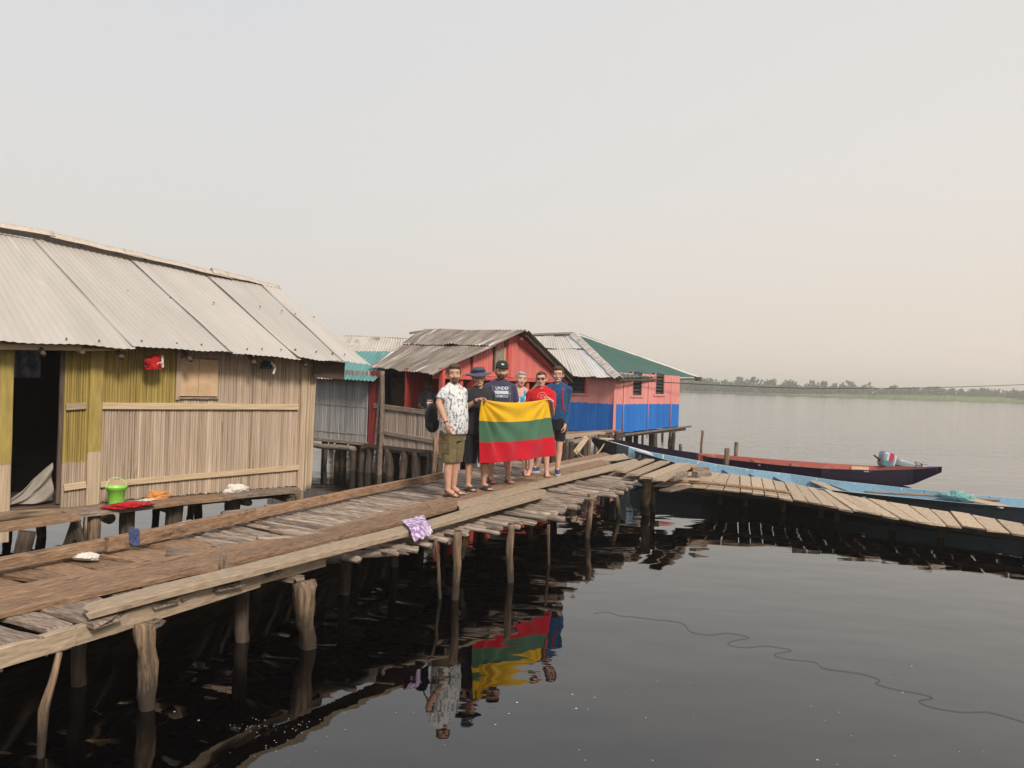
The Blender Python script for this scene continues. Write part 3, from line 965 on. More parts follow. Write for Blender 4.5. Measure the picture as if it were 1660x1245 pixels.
plank('hook_arm', c + D1 * .06 + V((0, 0, .06)) + N1 * .05, c + D1 * .125 + V((0, 0, -.01)) + N1 * .05, .03, .012, M['cloth_cream'], sk, up=N1)
plank('hook_leg', c + D1 * .125 + V((0, 0, -.01)) + N1 * .052, c + D1 * .095 + V((0, 0, -.10)) + N1 * .052, .03, .012, M['cloth_cream'], sk, up=N1)
# curtain in the doorway: a pale sheet drawn aside at the bottom
a0, a1_ = uD0 + .03, -.03
vs, fs = [], []
nu, nv = 26, 18
for j in range(nv + 1):
    t = j / nv
    for i in range(nu + 1):
        s = i / nu
        u = a0 + (a1_ - a0) * s
        ztop = ZF + .04 + .44 * s ** 1.15
        z = ZF + .01 + (ztop - ZF - .01) * t
        fo = .035 * math.sin(9 * (t * 1.2 - s * .9)) + .02 * noise.noise(V((s * 4, t * 5, 1)))
        vs.append(w1(u, -.10 + fo - .10 * t, z))
for j in range(nv):
    for i in range(nu):
        q = j * (nu + 1) + i
        fs.append((q, q + 1, q + nu + 2, q + nu + 1))
o = mesh_obj('door_curtain', vs, fs, M['cloth_sheet'], None, smooth=True)
md = o.modifiers.new('thickness', 'SOLIDIFY'); md.thickness = .006
tag(o, 'greyish sheet bunched across the bottom of the dark doorway', 'curtain')
# bluish printed cloth hanging inside the doorway
p0_, p1_ = VP(22, 612, w1(0, -.7), D1), VP(66, 568, w1(0, -.7), D1)
M['print_blue'] = mat('print_blue', (.10, .12, .20), (.24, .25, .34), ns=5, rnd=0, lo=.45, hi=.55, detail=3)
u0_, uu1 = (p0_ - w1(0)).dot(D1), (p1_ - w1(0)).dot(D1)
vs, fs = [], []
for j in range(9):
    for i in range(13):
        vs.append(w1(u0_ + (uu1 - u0_) * i / 12, -.7 + .02 * math.sin(i * 1.1 + j * .2), p0_.z + (p1_.z - p0_.z) * j / 8))
for j in range(8):
    for i in range(12):
        q = j * 13 + i
        fs.append((q, q + 1, q + 14, q + 13))
o = mesh_obj('wall_hanging', vs, fs, M['print_blue'], None, smooth=True)
md = o.modifiers.new('thickness', 'SOLIDIFY'); md.thickness = .004
tag(o, 'faint bluish printed cloth hanging high inside the dark doorway', 'cloth')
# ---------------------------------------------------------------- the walkway in front of the hut
ZD = .76
wk = thing('walkway', G(500, 850, 0), 'rickety wooden walkway of laid sticks and long brown planks on stilts', 'walkway')
farp = [G(x, y, ZD - .05) for x, y in ((-60, 945), (0, 925), (170, 893), (400, 842), (560, 806), (700, 777), (800, 758), (905, 737))]
ZE = .60
nearp = [G(x, y, z) for x, y, z in ((-60, 1068, .71), (0, 1051, .71), (250, 983, .71), (440, 930, .68), (540, 905, .62), (640, 897, ZE), (700, 885, ZE), (830, 855, ZE), (905, 842, ZE), (960, 808, ZE), (1010, 795, .62), (1066, 772, .64))]
a_ = v2(farp[5] - farp[1], 0).normalized()
b_ = V((a_.y, -a_.x, 0))
org = v2(farp[1], 0)
def ab(p): q = v2(p, 0) - org; return q.dot(a_), q.dot(b_)
def W(a, b, z): q = org + a_ * a + b_ * b; return V((q.x, q.y, z))
farab = [ab(p) for p in farp]
nearab = [ab(p) for p in nearp]
def interp(tab, a):
    tab = sorted(tab)
    if a <= tab[0][0]: return tab[0][1]
    for (x0, y0), (x1, y1) in zip(tab, tab[1:]):
        if a <= x1: return y0 + (y1 - y0) * (a - x0) / max(x1 - x0, 1e-6)
    return tab[-1][1]
a0 = ab(G(-40, 950, ZD))[0] - 1.0
a_wide = ab(G(330, 870, ZD))[0]
a_end = ab(G(1060, 762, ZD))[0]
# wide rough boards laid across at the near end
a = a0
k = 0
while a < a_wide:
    w_ = random.uniform(.17, .30)
    if a < -0.3 and random.random() < .12: a += .16; continue
    sk_ = random.uniform(-.05, .05)
    b0, b1 = interp(farab, a) - .12 + random.uniform(-.06, .04), interp(nearab, a) + random.uniform(-.12, .05)
    zz = ZD - .045 + random.uniform(-.012, .012)
    # each laid board is short: one from the far edge, one from the near edge
    mid = b0 + (b1 - b0) * random.uniform(.42, .55)
    for (s0, s1, m_) in ((b0, mid, 'board_brown' if a < 1.9 else 'board_grey'), (mid + .05, b1, 'board_grey')):
        h_ = w_ / 2 * random.uniform(.85, .98)
        ja, jb = random.uniform(-.03, .03), random.uniform(-.05, .05)
        A_ = [W(a + w_ / 2 + h_ + ja, s0, zz), W(a + w_ / 2 + h_ + sk_, (s0 + s1) / 2, zz), W(a + w_ / 2 + h_ * .9 + sk_ + jb, s1, zz - .01)]
        B_ = [W(a + w_ / 2 - h_ + ja, s0, zz), W(a + w_ / 2 - h_ + sk_, (s0 + s1) / 2, zz), W(a + w_ / 2 - h_ * .9 + sk_ + jb, s1, zz - .01)]
        strip('cross_board', A_, B_, .035, M[m_], wk, n=9, rough=.028, end=.05, bend=.018)
    a += w_ + .015
# thin sticks laid side by side farther along
nst = 0
while a < a_end and nst < 84:
    w_ = random.uniform(.055, .12) * (1.0 + .25 * max(0, (a - 6) / 6))
    b0 = interp(farab, a) - .10 + random.uniform(-.12, .06)
    fan = -.08 * max(0, (a - a_wide) / (a_end - a_wide))
    b1 = interp(nearab, a + .2) + random.uniform(-.36, .08)
    if b1 - b0 < .4: b1 = b0 + .4
    zz = ZD - .055 + random.uniform(-.016, .010)
    ze = ZE + .012 + random.uniform(-.02, .015)
    sk_ = random.uniform(-.03, .03) + fan
    r_ = w_ / 2
    if random.random() < .6:
        pole('cross_stick', [W(a, b0, zz), W(a + sk_ * .5, (b0 + b1) / 2, (zz * .62 + ze * .38) + random.uniform(-.01, .01)), W(a + sk_, b1, ze)],
             [r_ * random.uniform(.7, 1), r_, r_ * random.uniform(.7, 1.05)], M['stick'], wk, seg=8, bump=.10, flat=.85)
    else:
        strip('cross_stick', [W(a + r_, b0, zz + .03), W(a + r_ + sk_, b1, ze + .02)], [W(a - r_, b0, zz + .03), W(a - r_ * .8 + sk_, b1, ze + .02)], .035, M['stick'] if random.random() < .75 else M['board_grey'], wk, n=12, rough=.012, end=.05, bend=.012)
    nst += 1
    a += w_ * 1.24
# projecting lower sticks along the outer edge, measured ends
for (x0, y0, x1, y1, r_) in ((700, 836, 802, 857, .04), (690, 846, 815, 858, .035), (770, 822, 916, 842, .045), (770, 830, 903, 836, .032), (655, 868, 735, 868, .035), (640, 880, 690, 878, .045), (635, 886, 678, 892, .04), (560, 900, 655, 893, .04), (470, 905, 545, 908, .05), (820, 812, 875, 822, .035), (840, 806, 940, 823, .035), (600, 882, 652, 884, .04), (880, 792, 1000, 805, .03), (905, 782, 1015, 792, .03)):
    p, q = G(x0, y0, ZE + .03), G(x1, y1, ZE - .01)
    d = (p - q).normalized()
    pole('edge_stick', [q + d * 1.5, q + d * .7, q], [r_ * .9, r_, r_], M['stick'], wk, seg=9, bump=.13)
# long planks with measured edges
def lp(up_, lo_, m_, thick=.04, z=ZD, name='long_plank', **kw):
    return strip(name, [G(x, y, z) for x, y in up_], [G(x, y, z) for x, y in lo_], thick, m_, wk, **{**dict(n=22, rough=.008, end=.03, bend=.008), **kw})
lp([(-70, 968), (0, 952), (360, 886), (511, 857)], [(-70, 983), (0, 967), (293, 902.5), (505, 865)], M['board_brown'])
lp([(-70, 983), (0, 968), (293, 903.5), (505, 866)], [(-70, 1010), (0, 993), (300, 927), (372, 912), (512, 880)], M['board_brown'], z=ZD + .006)
lp([(380, 897), (512, 862), (640, 830), (760, 803)], [(380, 909), (512, 880), (640, 848), (765, 814)], M['board_brown'], z=ZD + .012)
lp([(500, 862), (640, 824), (700, 811), (856, 769)], [(505, 866), (640, 831), (750, 805), (862, 780)], M['board_brown'], z=ZD + .004)
lp([(690, 815), (855, 771), (975, 745)], [(700, 824), (862, 781), (990, 750)], M['board_brown'], z=ZD + .018)
lp([(740, 813), (862, 782), (1010, 748), (1030, 744)], [(745, 824), (870, 789), (935, 773), (1040, 750)], M['board_tan'], z=ZD + .016)
lp([(850, 766), (1000, 736), (1012, 735)], [(855, 771), (975, 747), (1018, 741)], M['board_tan'], z=ZD + .014)
lp([(862, 757), (980, 733)], [(862, 764), (990, 737)], M['board_brown'], z=ZD + .01)
# pale outer planks
lp([(135, 978), (300, 936), (500, 889), (655, 851)], [(143, 992), (300, 951), (500, 902), (664, 861)], M['board_tan'], z=ZD + .03, thick=.05, rough=.004)
lp([(672, 849), (780, 816), (871, 793), (884, 794)], [(690, 853), (780, 829), (880, 801), (886, 797)], M['board_tan'], z=ZD + .03, thick=.05, rough=.006)
plank('peg', G(365, 920, ZD) + V((0, 0, -.1)), G(365, 920, ZD) + V((0, 0, .11)), .045, .035, M['board_grey'], wk, up=b_)
# planks of the far landing
for (q0, q1, q2, q3) in (((1012, 738), (1040, 745), (1075, 752), (1054, 744)), ):
    pass
for (ax, ay, bx, by, wid) in ((1005, 763, 1054, 744, .20), (1025, 768, 1078, 747, .22), (1048, 773, 1108, 750, .24), (1066, 778, 1122, 752, .20)):
    p, q = G(ax, ay, ZD + .02), G(bx, by, ZD + .02)
    plank('landing_plank', p, q, wid, .035, M['board_tan'], wk, rough=.008, end=.02)
for (ax, ay, bx, by, wid) in ((1088, 771, 1110, 764, .12), (1120, 757, 1146, 757, .16), (1126, 765, 1148, 763, .14)):
    p, q = G(ax, ay, ZD + .02), G(bx, by, ZD + .02)
    plank('landing_block', p, q, wid, .10, M['board_grey'], wk, rough=.006, end=.015)
# kerb beams on the far edge
def kerb(pts, m_, w_=.09, h_=.10, z=ZD):
    n_ = len(pts)
    q = [G(x, y, z) for x, y in pts]
    for i in range(n_ - 1):
        plank('kerb_beam', q[i] + V((0, 0, h_)), q[i + 1] + V((0, 0, h_)), w_, h_, m_, wk, rough=.01, end=.015, bend=.01)
kerb([(-80, 938), (174, 889)], M['board_brown'], .10, .09)
kerb([(171, 893), (410, 842)], M['board_brown'], .085, .115)
kerb([(400, 843), (560, 808), (716, 776)], M['board_brown'], .08, .10)
# outer girder under the near edge
def girder(pts, z, h_, w_=.06, m_=None):
    q = [G(x, y, z) for x, y in pts]
    for i in range(len(q) - 1):
        plank('girder', q[i], q[i + 1], w_, h_, m_ or M['board_tan'], wk, rough=.010, end=.01, bend=.006)
girder([(-60, 1066), (120, 1015), (418, 928)], .70, .12)
girder([(405, 930), (525, 900)], .70, .10)
for zoff, off in ((.62, -.9), (.62, -1.7)):
    for s in range(3):
        pole('stringer', [W(-2 + s * 4.6, .35 + (interp(nearab, -2 + s * 4.6) - .7) * (.15 if off < -1 else .6), zoff), W(2.7 + s * 4.6, .35 + (interp(nearab, 2.7 + s * 4.6) - .7) * (.15 if off < -1 else .6), zoff)], .05, M['post_shaded'], wk)
for k in range(3):
    a_0 = -2 + k * 2.9
    plank('stringer', W(a_0, interp(farab, a_0) + .10, .68), W(a_0 + 2.9, interp(farab, a_0 + 2.9) + .10, .66), (.05), .62, M['post_shaded'], wk, rough=.01, bend=.01)  # added unseen under the deck to block reflections of the hut wall
for (x, y) in ((560, 905), (690, 880), (840, 850), (960, 806), (1055, 776)):
    a1, b1 = ab(G(x, y, .53))
    pole('cross_bearer', [W(a1, b1 - 2.0, .58), W(a1, b1 - .05, .52)], .05, M['post'], wk)
# bearer blocks under the girder
for (x, y, dx) in ((470, 932, 34), (235, 1003, 30)):
    p = G(x, y, .60)
    plank('bearer', p + b_ * .12 - a_ * .0, p - b_ * .55, .12, .05, M['board_grey'], wk, rough=.01, end=.02)
# posts
for (xt, yt, xb, yb, wp, tp) in ((232, 1010, 240, 1148, 32, .86), (503, 944, 499, 1052, 36, .66), (745, 862, 739, 972, 14, .9), (830, 850, 826, 944, 12.5, .9), (957, 801, 953, 872, 10, .9), (1048, 772, 1046, 834, 15, .9), (1059, 768, 1060, 830, 9, .9)):
    post_px('post', xt, yt, xb, yb, wp, M['post'], wk, taper=tp)
b = G(66, 1228, 0)
pole('thin_prop', [P(96, 1058, b.y + .02), P(82, 1110, b.y), P(70, 1150, b.y), b, b + (b - P(82, 1110, b.y)) * .4], [.018, .024, .03, .02, .018], M['post'], wk, bump=.2)
b = G(1004, 836, 0)
pole('thin_prop', [P(993, 783, b.y), P(998, 805, b.y), b, b + V((.03, 0, -.5))], .045, M['post'], wk, bump=.15)
b = G(713, 970, 0)
pole('thin_prop', [P(706, 874, b.y), P(710, 910, b.y), b, b + V((.02, 0, -.5))], .02, M['post'], wk, bump=.15)
b = G(889, 915, 0)
pole('thin_prop', [P(889, 850, b.y), b, b + V((.02, 0, -.5))], .02, M['post'], wk, bump=.15)
b = G(752, 930, 0)
plank('brace', P(757, 861, b.y), P(747, 905, b.y), .07, .035, M['post'], wk, up=V((0, -1, 0)))
for (x, y) in ((130, 975), (395, 925), (300, 870), (560, 870), (640, 838), (720, 812), (780, 790), (860, 790), (900, 772), (985, 760)):
    p = G(x, y, .62)
    pole('inner_post', [p, V((p.x + .03, p.y, -.8))], random.uniform(.045, .065), M['post_shaded'], wk, bump=.1)
# small log ends seen past the far kerb
for (x0, y0, x1, y1, r_) in ((255, 862, 310, 848, .04), (360, 833, 415, 828, .035), (430, 822, 470, 818, .03)):
    p, q = G(x0, y0, .62), G(x1, y1, .62)
    pole('bearer_end', [p, q], r_, M['stick'], wk)

# things lying on the walkway
crumple('cloth', G(131, 904, ZD - .03), a_, b_, Z_, (.075, .16, .026), M['cloth_white'], 'small white cloth lying flat on the walkway boards', 'cloth', seed=21, freq=11, amp=.4)
c = G(210, 884, ZD) + V((0, 0, .01))
crumple('rag', c + V((0, 0, .0)) + b_ * .05, a_, b_, Z_, (.036, .03, .075), M['cloth_blue'], 'dark blue rag knotted over the kerb beam of the walkway', 'rag', seed=14, freq=20, amp=.95)
# purple printed cloth draped over the edge of the pale plank
pp = [[(651, 843), (668, 840), (684, 838)], [(662, 853), (678, 850), (692, 845)], [(668, 861), (684, 858), (698, 853)]]
vs, fs = [], []
nn = 18
edge0 = [G(650, 846, ZD + .045), G(668, 842, ZD + .05), G(686, 837, ZD + .045)]
edge1 = [G(664, 861, ZD + .04), G(680, 856, ZD + .05), G(694, 850, ZD + .04)]
for j in range(nn + 1):
    t = j / nn
    for i in range(nn + 1):
        s = i / nn
        p = lerp_poly(edge0, s).lerp(lerp_poly(edge1, s), min(1, t * 1.6))
        if t > .625:
            q = (t - .625) / .375
            p = p + b_ * .06 * q + V((0, 0, -.11 * q))
        p = p + V((0, 0, .012 * noise.noise(V((s * 5, t * 5, 2))) + .014 * math.sin(s * 17 + t * 4) * t + .014))
        p = p + a_ * .02 * noise.noise(V((s * 3, t * 3, 9)))
        vs.append(p)
for j in range(nn):
    for i in range(nn):
        q = j * (nn + 1) + i
        fs.append((q, q + 1, q + nn + 2, q + nn + 1))
o = mesh_obj('cloth', vs, fs, M['cloth_purple'], None, smooth=True)
md = o.modifiers.new('thickness', 'SOLIDIFY'); md.thickness = .006
tag(o, 'lilac cloth with purple print hanging over the outer walkway edge', 'cloth')

# ---------------------------------------------------------------- the narrow plank jetty on the right
jt = thing('jetty', G(1350, 815, 0), 'narrow jetty of tan planks curving off to the right beside the blue boat', 'jetty')
ZJ = .46
zj = (.56, .51, .48, .46, .44, .42, .39, .37, .35, .33, .31, .30)
nearj = [G(x, y, z) for (x, y), z in zip(((1058, 787), (1130, 789), (1200, 797), (1250, 803), (1310, 813), (1370, 824), (1430, 834), (1500, 846), (1560, 853), (1660, 867), (1760, 882), (1860, 898), (1960, 914)), zj + (.30, .30))]
farj = [G(x, y, z) for (x, y), z in zip(((1110, 765), (1160, 766), (1192, 769), (1233, 774), (1275, 782), (1318, 790), (1345, 796), (1410, 808), (1490, 821), (1565, 832), (1660, 849), (1740, 862), (1830, 877), (1925, 893)), (.60, .53, .5, .47, .45, .43, .41, .39, .37, .35, .33, .31, .30, .30))]
NJ = 30
ts = [i / NJ for i in range(NJ + 1)]
for i in range(NJ):
    g = .0012
    A_ = [lerp_poly(nearj, ts[i] + g) , lerp_poly(farj, ts[i] + g)]
    B_ = [lerp_poly(nearj, ts[i + 1] - g), lerp_poly(farj, ts[i + 1] - g)]
    e = (A_[0] - A_[1]).normalized() * random.uniform(-.05, .10)
    zz = V((0, 0, random.uniform(-.012, .012)))
    strip('jetty_plank', [B_[0] + e + zz, B_[1] + zz], [A_[0] + e + zz, A_[1] + zz], .03, M['jetty_board'], jt, n=8, rough=.012, end=.012, bend=.012)
pole('kerb_pole', [G(1066, 778, .62), G(1130, 781, .57), G(1210, 790, .53), G(1282, 799, .50)], .03, M['board_brown'], jt)
pole('stringer', [p - V((0, 0, .09)) + V((.1, .25, 0)) for p in nearj], .045, M['post_shaded'], jt, n=40)
pole('stringer', [p - V((0, 0, .09)) for p in [lerp_poly(nearj, i / 10).lerp(lerp_poly(farj, i / 10), .75) for i in range(11)]], .045, M['post_shaded'], jt, n=40)
for i, (x, y) in enumerate(((1075, 790), (1146, 800), (1200, 806), (1278, 818), (1354, 830), (1393, 838), (1480, 850), (1545, 860), (1640, 872))):
    f_ = (x - 1058) / 760
    p = lerp_poly(nearj, min(.99, f_)).lerp(lerp_poly(farj, min(.99, f_)), .55) - V((0, 0, .08))
    if i != 0: pole('post', [p, V((p.x, p.y, -.8))], .05, M['post_shaded'], jt)
    if i % 2 == 0: pole('cross_bearer', [p + V((-.1, -.3, 0)), p + V((.15, .3, 0))], .03, M['post_shaded'], jt)
plank('fallen_board', G(1078, 794, .55), G(1115, 786, .55), .22, .03, M['board_grey'], jt)

# ---------------------------------------------------------------- far bridge to the pink house
br = thing('footbridge', P(960, 730, 19), 'rough plank footbridge joining the walkway to the blue and pink house', 'footbridge')
for (x0, y0, Y0, x1, y1, Y1, w_, m_) in ((880, 703, 22.5, 1000, 697, 25, .35, 'board_brown'), (900, 707, 21.5, 975, 700, 23.5, .3, 'board_tan'), (915, 718, 20.5, 962, 706, 21.5, .2, 'board_grey'), (860, 716, 21, 930, 711, 21, .2, 'board_grey')):
    plank('deck_board', P(x0, y0, Y0), P(x1, y1, Y1), w_, .07, M[m_], br)
plank('brace', P(933, 734, 18.0), P(952, 708, 18.6), .13, .06, M['board_tan'], br, up=V((0, -1, 0)))
for (x, y, Y, r_) in ((915, 712, 20.5, .10), (926, 716, 19.5, .08), (948, 712, 20, .07), (955, 708, 20.5, .05), (966, 706, 21.2, .055), (972, 705, 22, .07), (900, 716, 20, .11), (886, 716, 19.5, .08), (1000, 700, 24.5, .08)):
    p = P(x, y, Y)
    pole('post', [p, V((p.x, p.y, -.8))], r_, M['post'] if r_ < .06 else M['post_shaded'], br)
pole('rail', [P(870, 722, 18.5), P(915, 716, 19)], .03, M['stick'], br)
# ---------------------------------------------------------------- boats
def boat_hull(near, far, keel, mat_out, mat_in, mat_rim, parent, t=.035, inner=.26, bands=None, N=48):
    """plank hull: gunwale lines near/far and keel line (world points); returns inner floor function"""
    secs = []
    for i in range(N + 1):
        f = i / N
        n_, fr, k_ = lerp_poly(near, f), lerp_poly(far, f), lerp_poly(keel, f)
        secs.append((n_, fr, k_))
    vs, fs, mi = [], [], []
    for (n_, fr, k_) in secs:
        w_ = fr - n_
        wl = w_.length
        wn = w_.normalized() if wl > 1e-5 else V((0, 1, 0))
        tt = min(t, wl * .3)
        c1 = n_.lerp(k_, .86) + (n_ - k_).normalized().cross(V((0, 0, 0))) 
        c1 = V((n_.x + (k_.x - n_.x) * .42, n_.y + (k_.y - n_.y) * .42, k_.z + (n_.z - k_.z) * .04))
        c2 = V((fr.x + (k_.x - fr.x) * .42, fr.y + (k_.y - fr.y) * .42, k_.z + (fr.z - k_.z) * .04))
        m1 = n_.lerp(c1, .55) - wn * wl * .035
        m2 = fr.lerp(c2, .55) + wn * wl * .035
        b1 = n_.lerp(c1, .16) - wn * .004
        b2 = fr.lerp(c2, .16) + wn * .004
        dep = min(inner, max(.02, (n_.z - k_.z) - .06))
        f1 = V((n_.x + (k_.x - n_.x) * .38, n_.y + (k_.y - n_.y) * .38, n_.z - dep)) 
        f2 = V((fr.x + (k_.x - fr.x) * .38, fr.y + (k_.y - fr.y) * .38, fr.z - dep))
        ring = [n_, b1, m1, c1, k_, c2, m2, b2, fr, fr - wn * tt, fr.lerp(f2, .5) - wn * tt * .7, f2, (f1 + f2) / 2, f1, n_.lerp(f1, .5) + wn * tt * .7, n_ + wn * tt]
        vs += ring
    K = 16
    for i in range(N):
        for k in range(K):
            a0, a1 = i * K + k, i * K + (k + 1) % K
            fs.append((a0, a0 + K, a1 + K, a1))
            if k in (8, 15): mi.append(2)
            elif k in (0, 7): mi.append(3)
            elif k < 8: mi.append(0)
            else: mi.append(1)
    fs.append(tuple(range(K))); mi.append(0)
    fs.append(tuple(N * K + k for k in range(K))[::-1]); mi.append(0)
    return mesh_obj('hull', vs, fs, [mat_out, mat_in, mat_rim, bands or mat_out], parent, midx=mi, smooth=False)
M['boat_blue_in'] = mat('boat_blue_in', (.13, .24, .33), (.20, .33, .42), GR, 2, .55, rnd=.04, spots=[((.30, .42, .48), 2, .66, (.7, 6, 6)), ((.12, .17, .19), 3, .70, (.8, 8, 8))])
M['boat_dark'] = mat('boat_dark', (.012, .018, .026), (.032, .044, .054), GR, 2, .45, rnd=.0, spots=[((.10, .12, .13), 2, .67, (.7, 7, 7))])
M['boat_rim'] = mat('boat_rim', (.32, .43, .50), (.50, .58, .60), GR, 2, .5, rnd=.0)
M['boat_maroon'] = mat('boat_maroon', (.010, .007, .022), (.022, .013, .034), GR, 2, .45, rnd=.0)
M['boat_red_in'] = mat('boat_red_in', (.24, .058, .042), (.35, .095, .068), GR, 2, .55, rnd=.05, spots=[((.5, .22, .17), 2, .68, (.7, 7, 7))])
M['boat_red_band'] = mat('boat_red_band', (.17, .04, .035), (.27, .07, .055), GR, 2, .5, rnd=.0)
M['boat_purple'] = mat('boat_purple', (.07, .03, .13), (.12, .05, .19), GR, 2, .5, rnd=.0)
M['white_paint'] = mat('white_paint', (.52, .52, .54), (.70, .70, .72), GR, 3, .5, rnd=.0)
M['letter'] = plain('letter', (.17, .20, .23), .6)

bb = thing('blue_boat', G(1350, 800, 0), 'long wooden boat with dark hull and pale blue inside moored along the jetty', 'boat', 'wooden boats moored by the jetty')
def GZ(lst): return [G(x, y, z) for (x, y, z) in lst]
nearb = [P(962, 709, 19.4)] + GZ([(1000, 721, .92), (1040, 734, .78), (1081, 746, .68), (1140, 763, .55), (1200, 778, .44), (1265, 787, .42), (1329, 792.5, .43), (1420, 802, .44), (1557, 815, .45), (1660, 823, .45), (1790, 834, .45), (1990, 848, .45)])
farb = [P(959, 708, 19.6)] + GZ([(1000, 719, .98), (1030, 727, .86), (1057, 733, .78), (1128, 746, .68), (1160, 752, .63), (1220, 761, .58), (1279, 768, .54), (1357, 779, .51), (1420, 785.5, .50), (1557, 800, .50), (1660, 808, .50), (1960, 832, .5)])
keelb = []
zk = [.86, .35, .06, -.04] + [-.12] * 9
for i in range(13):
    c = (nearb[i] + farb[i]) / 2
    keelb.append(V((c.x, c.y, zk[i])))
keelb[0] = (nearb[0] + farb[0]) / 2 - V((0, 0, .12))
boat_hull(nearb, farb, keelb, M['boat_dark'], M['boat_blue_in'], M['boat_rim'], bb, t=.04, inner=.24)
def cross(near, far, i, f, dz, w_, m_, name, par, th=.025):
    p, q = lerp_poly(near, i), lerp_poly(far, i)
    p, q = p.lerp(q, .06) + V((0, 0, dz)), p.lerp(q, .94) + V((0, 0, dz))
    plank(name, p, q, w_, th, m_, par, rough=.003)
for i in (.44, .50, .555, .66): cross(nearb, farb, i, 0, -.07, .22, M['boat_blue_in'], 'thwart', bb)
cross(nearb, farb, .625, 0, -.06, .22, M['jetty_board'], 'thwart', bb)
cross(nearb, farb, .818, 0, -.02, .34, M['jetty_board'], 'thwart', bb)
for k in range(26):
    i = .27 + k * .024
    q, p = lerp_poly(farb, i), lerp_poly(nearb, i)
    n_ = (p - q).normalized()
    plank('rib', q + n_ * .06 + V((0, 0, -.01)), q + n_ * .16 + V((0, 0, -.22)), .045, .022, M['boat_blue_in'] if k % 3 else M['boat_rim'], bb, up=n_, rough=.001, bend=.001)
# pale foredeck boards at the bow
strip('foredeck', [lerp_poly(farb, .03) + V((0, 0, .012)), lerp_poly(farb, .22) + V((0, 0, .004))], [lerp_poly(nearb, .03) + V((0, 0, .012)), lerp_poly(nearb, .22).lerp(lerp_poly(farb, .22), .35) + V((0, 0, .004))], .02, M['white_paint'], bb, n=8, rough=.002)
# faded name on the bow
me = text_mesh('BLACK SEA'.split()[0], .2)
p0, p1 = lerp_poly(nearb, .10), lerp_poly(nearb, .235)
k0 = lerp_poly(keelb, .10)
cc = lerp_poly(nearb, .165) + V((0, 0, -.20))
x_ = (p1 - p0).normalized()
nrm_ = V((x_.y, -x_.x, 0)).normalized()
nrm_ = (nrm_ + V((0, 0, -.12))).normalized()
y_ = nrm_.cross(x_)
if y_.z < 0: y_ = -y_
MT = Matrix.Identity(4)
for r in range(3):
    MT[r][0], MT[r][1], MT[r][2], MT[r][3] = x_[r], y_[r], nrm_[r], (cc + nrm_ * .07)[r]
me.materials.append(M['letter'])
# lay the letters on the hull side
dg = bpy.context.evaluated_depsgraph_get()
hull_o = [c for c in bb.children if c.name.startswith('hull')][0]
bvh = BVHTree.FromPolygons([hull_o.matrix_basis @ v.co for v in hull_o.data.vertices], [tuple(p.vertices) for p in hull_o.data.polygons])
for v in me.vertices:
    q = MT @ v.co
    h = bvh.ray_cast(q + nrm_ * .5, -nrm_)
    v.co = (h[0] + nrm_ * .006) if h[0] else q
o = bpy.data.objects.new('bow_lettering', me)
link(o)
attach(o, bb)
# mooring rope, pole and net in the boat
rp = tube('mooring_rope', sag(lerp_poly(nearb, .045) + V((0, -.03, .02)), P(935, 731, 17.6), .28, 18), .018, plain('rope', (.45, .36, .26), .9), None)
tag(rp, 'slack tan mooring rope from the dark bow to the walkway', 'rope')
tube('rope_coil', [lerp_poly(nearb, .045).lerp(lerp_poly(farb, .045), .5) + V((.16 * math.cos(a), .10 * math.sin(a), .03 + .01 * a / 6)) for a in [i * .4 for i in range(48)]], .016, plain('rope_pale', (.5, .42, .32), .9), None)
tag(bpy.data.objects['rope_coil'], 'small coil of pale rope around the bow of the blue boat', 'rope')
q0, q1 = G(1402, 797, .44), G(1621, 811, .44)
pl = pole('punt_pole', [q0, q1], .02, M['board_brown'], None)
tag(pl, 'long thin brown pole lying in the blue boat', 'pole')
M['net'] = cloth('net', (.14, .36, .36), (.28, .48, .46), 20)
crumple('fishing_net', G(1553, 812, .40), (farb[10] - farb[9]).normalized(), V((0, 1, 0)), Z_, (.19, .13, .085), M['net'], 'turquoise net heaped in the middle of the blue boat', 'net', seed=31, freq=16, amp=.7)

rb = thing('red_boat', G(1300, 765, 0), 'dark wooden boat with red inside and an outboard motor at its stern', 'boat', 'wooden boats moored by the jetty')
nearr = GZ([(972, 712, .80), (1010, 717, .66), (1073, 730, .50), (1128, 738, .42), (1182, 745, .38), (1263, 754, .37), (1332, 759.5, .37), (1420, 762.5, .38), (1478, 760.5, .45), (1526, 758, .56)])
farr = GZ([(971, 711, .82), (1010, 714, .74), (1073, 726.5, .58), (1128, 734, .50), (1160, 736.5, .46), (1254, 744.5, .44), (1342, 751, .43), (1417, 755, .43), (1480, 756.5, .50), (1527, 757, .58)])
keelr = []
zk = [.6, .25, .0, -.1, -.12, -.12, -.12, -.10, .03, .44]
for i in range(10):
    c = (nearr[i] + farr[i]) / 2
    keelr.append(V((c.x, c.y, zk[i])))
hull_r = boat_hull(nearr, farr, keelr, M['boat_maroon'], M['boat_red_in'], M['boat_red_band'], rb, t=.045, inner=.22, bands=M['boat_maroon'])
for i in (.52, .60, .67): cross(nearr, farr, i, 0, -.05, .2, M['boat_red_in'], 'thwart', rb)
cross(nearr, farr, .745, 0, -.03, .42, M['ply'], 'thwart', rb)
for k in range(22):
    i = .2 + k * .027
    q, p = lerp_poly(farr, i), lerp_poly(nearr, i)
    n_ = (p - q).normalized()
    plank('rib', q + n_ * .055 + V((0, 0, -.01)), q + n_ * .12 + V((0, 0, -.2)), .05, .022, M['boat_red_in'], rb, up=n_, rough=.001, bend=.001)
q, p = lerp_poly(farr, .495), lerp_poly(nearr, .495)
q2 = lerp_poly(farr, .565)
n_ = (p - q).normalized()
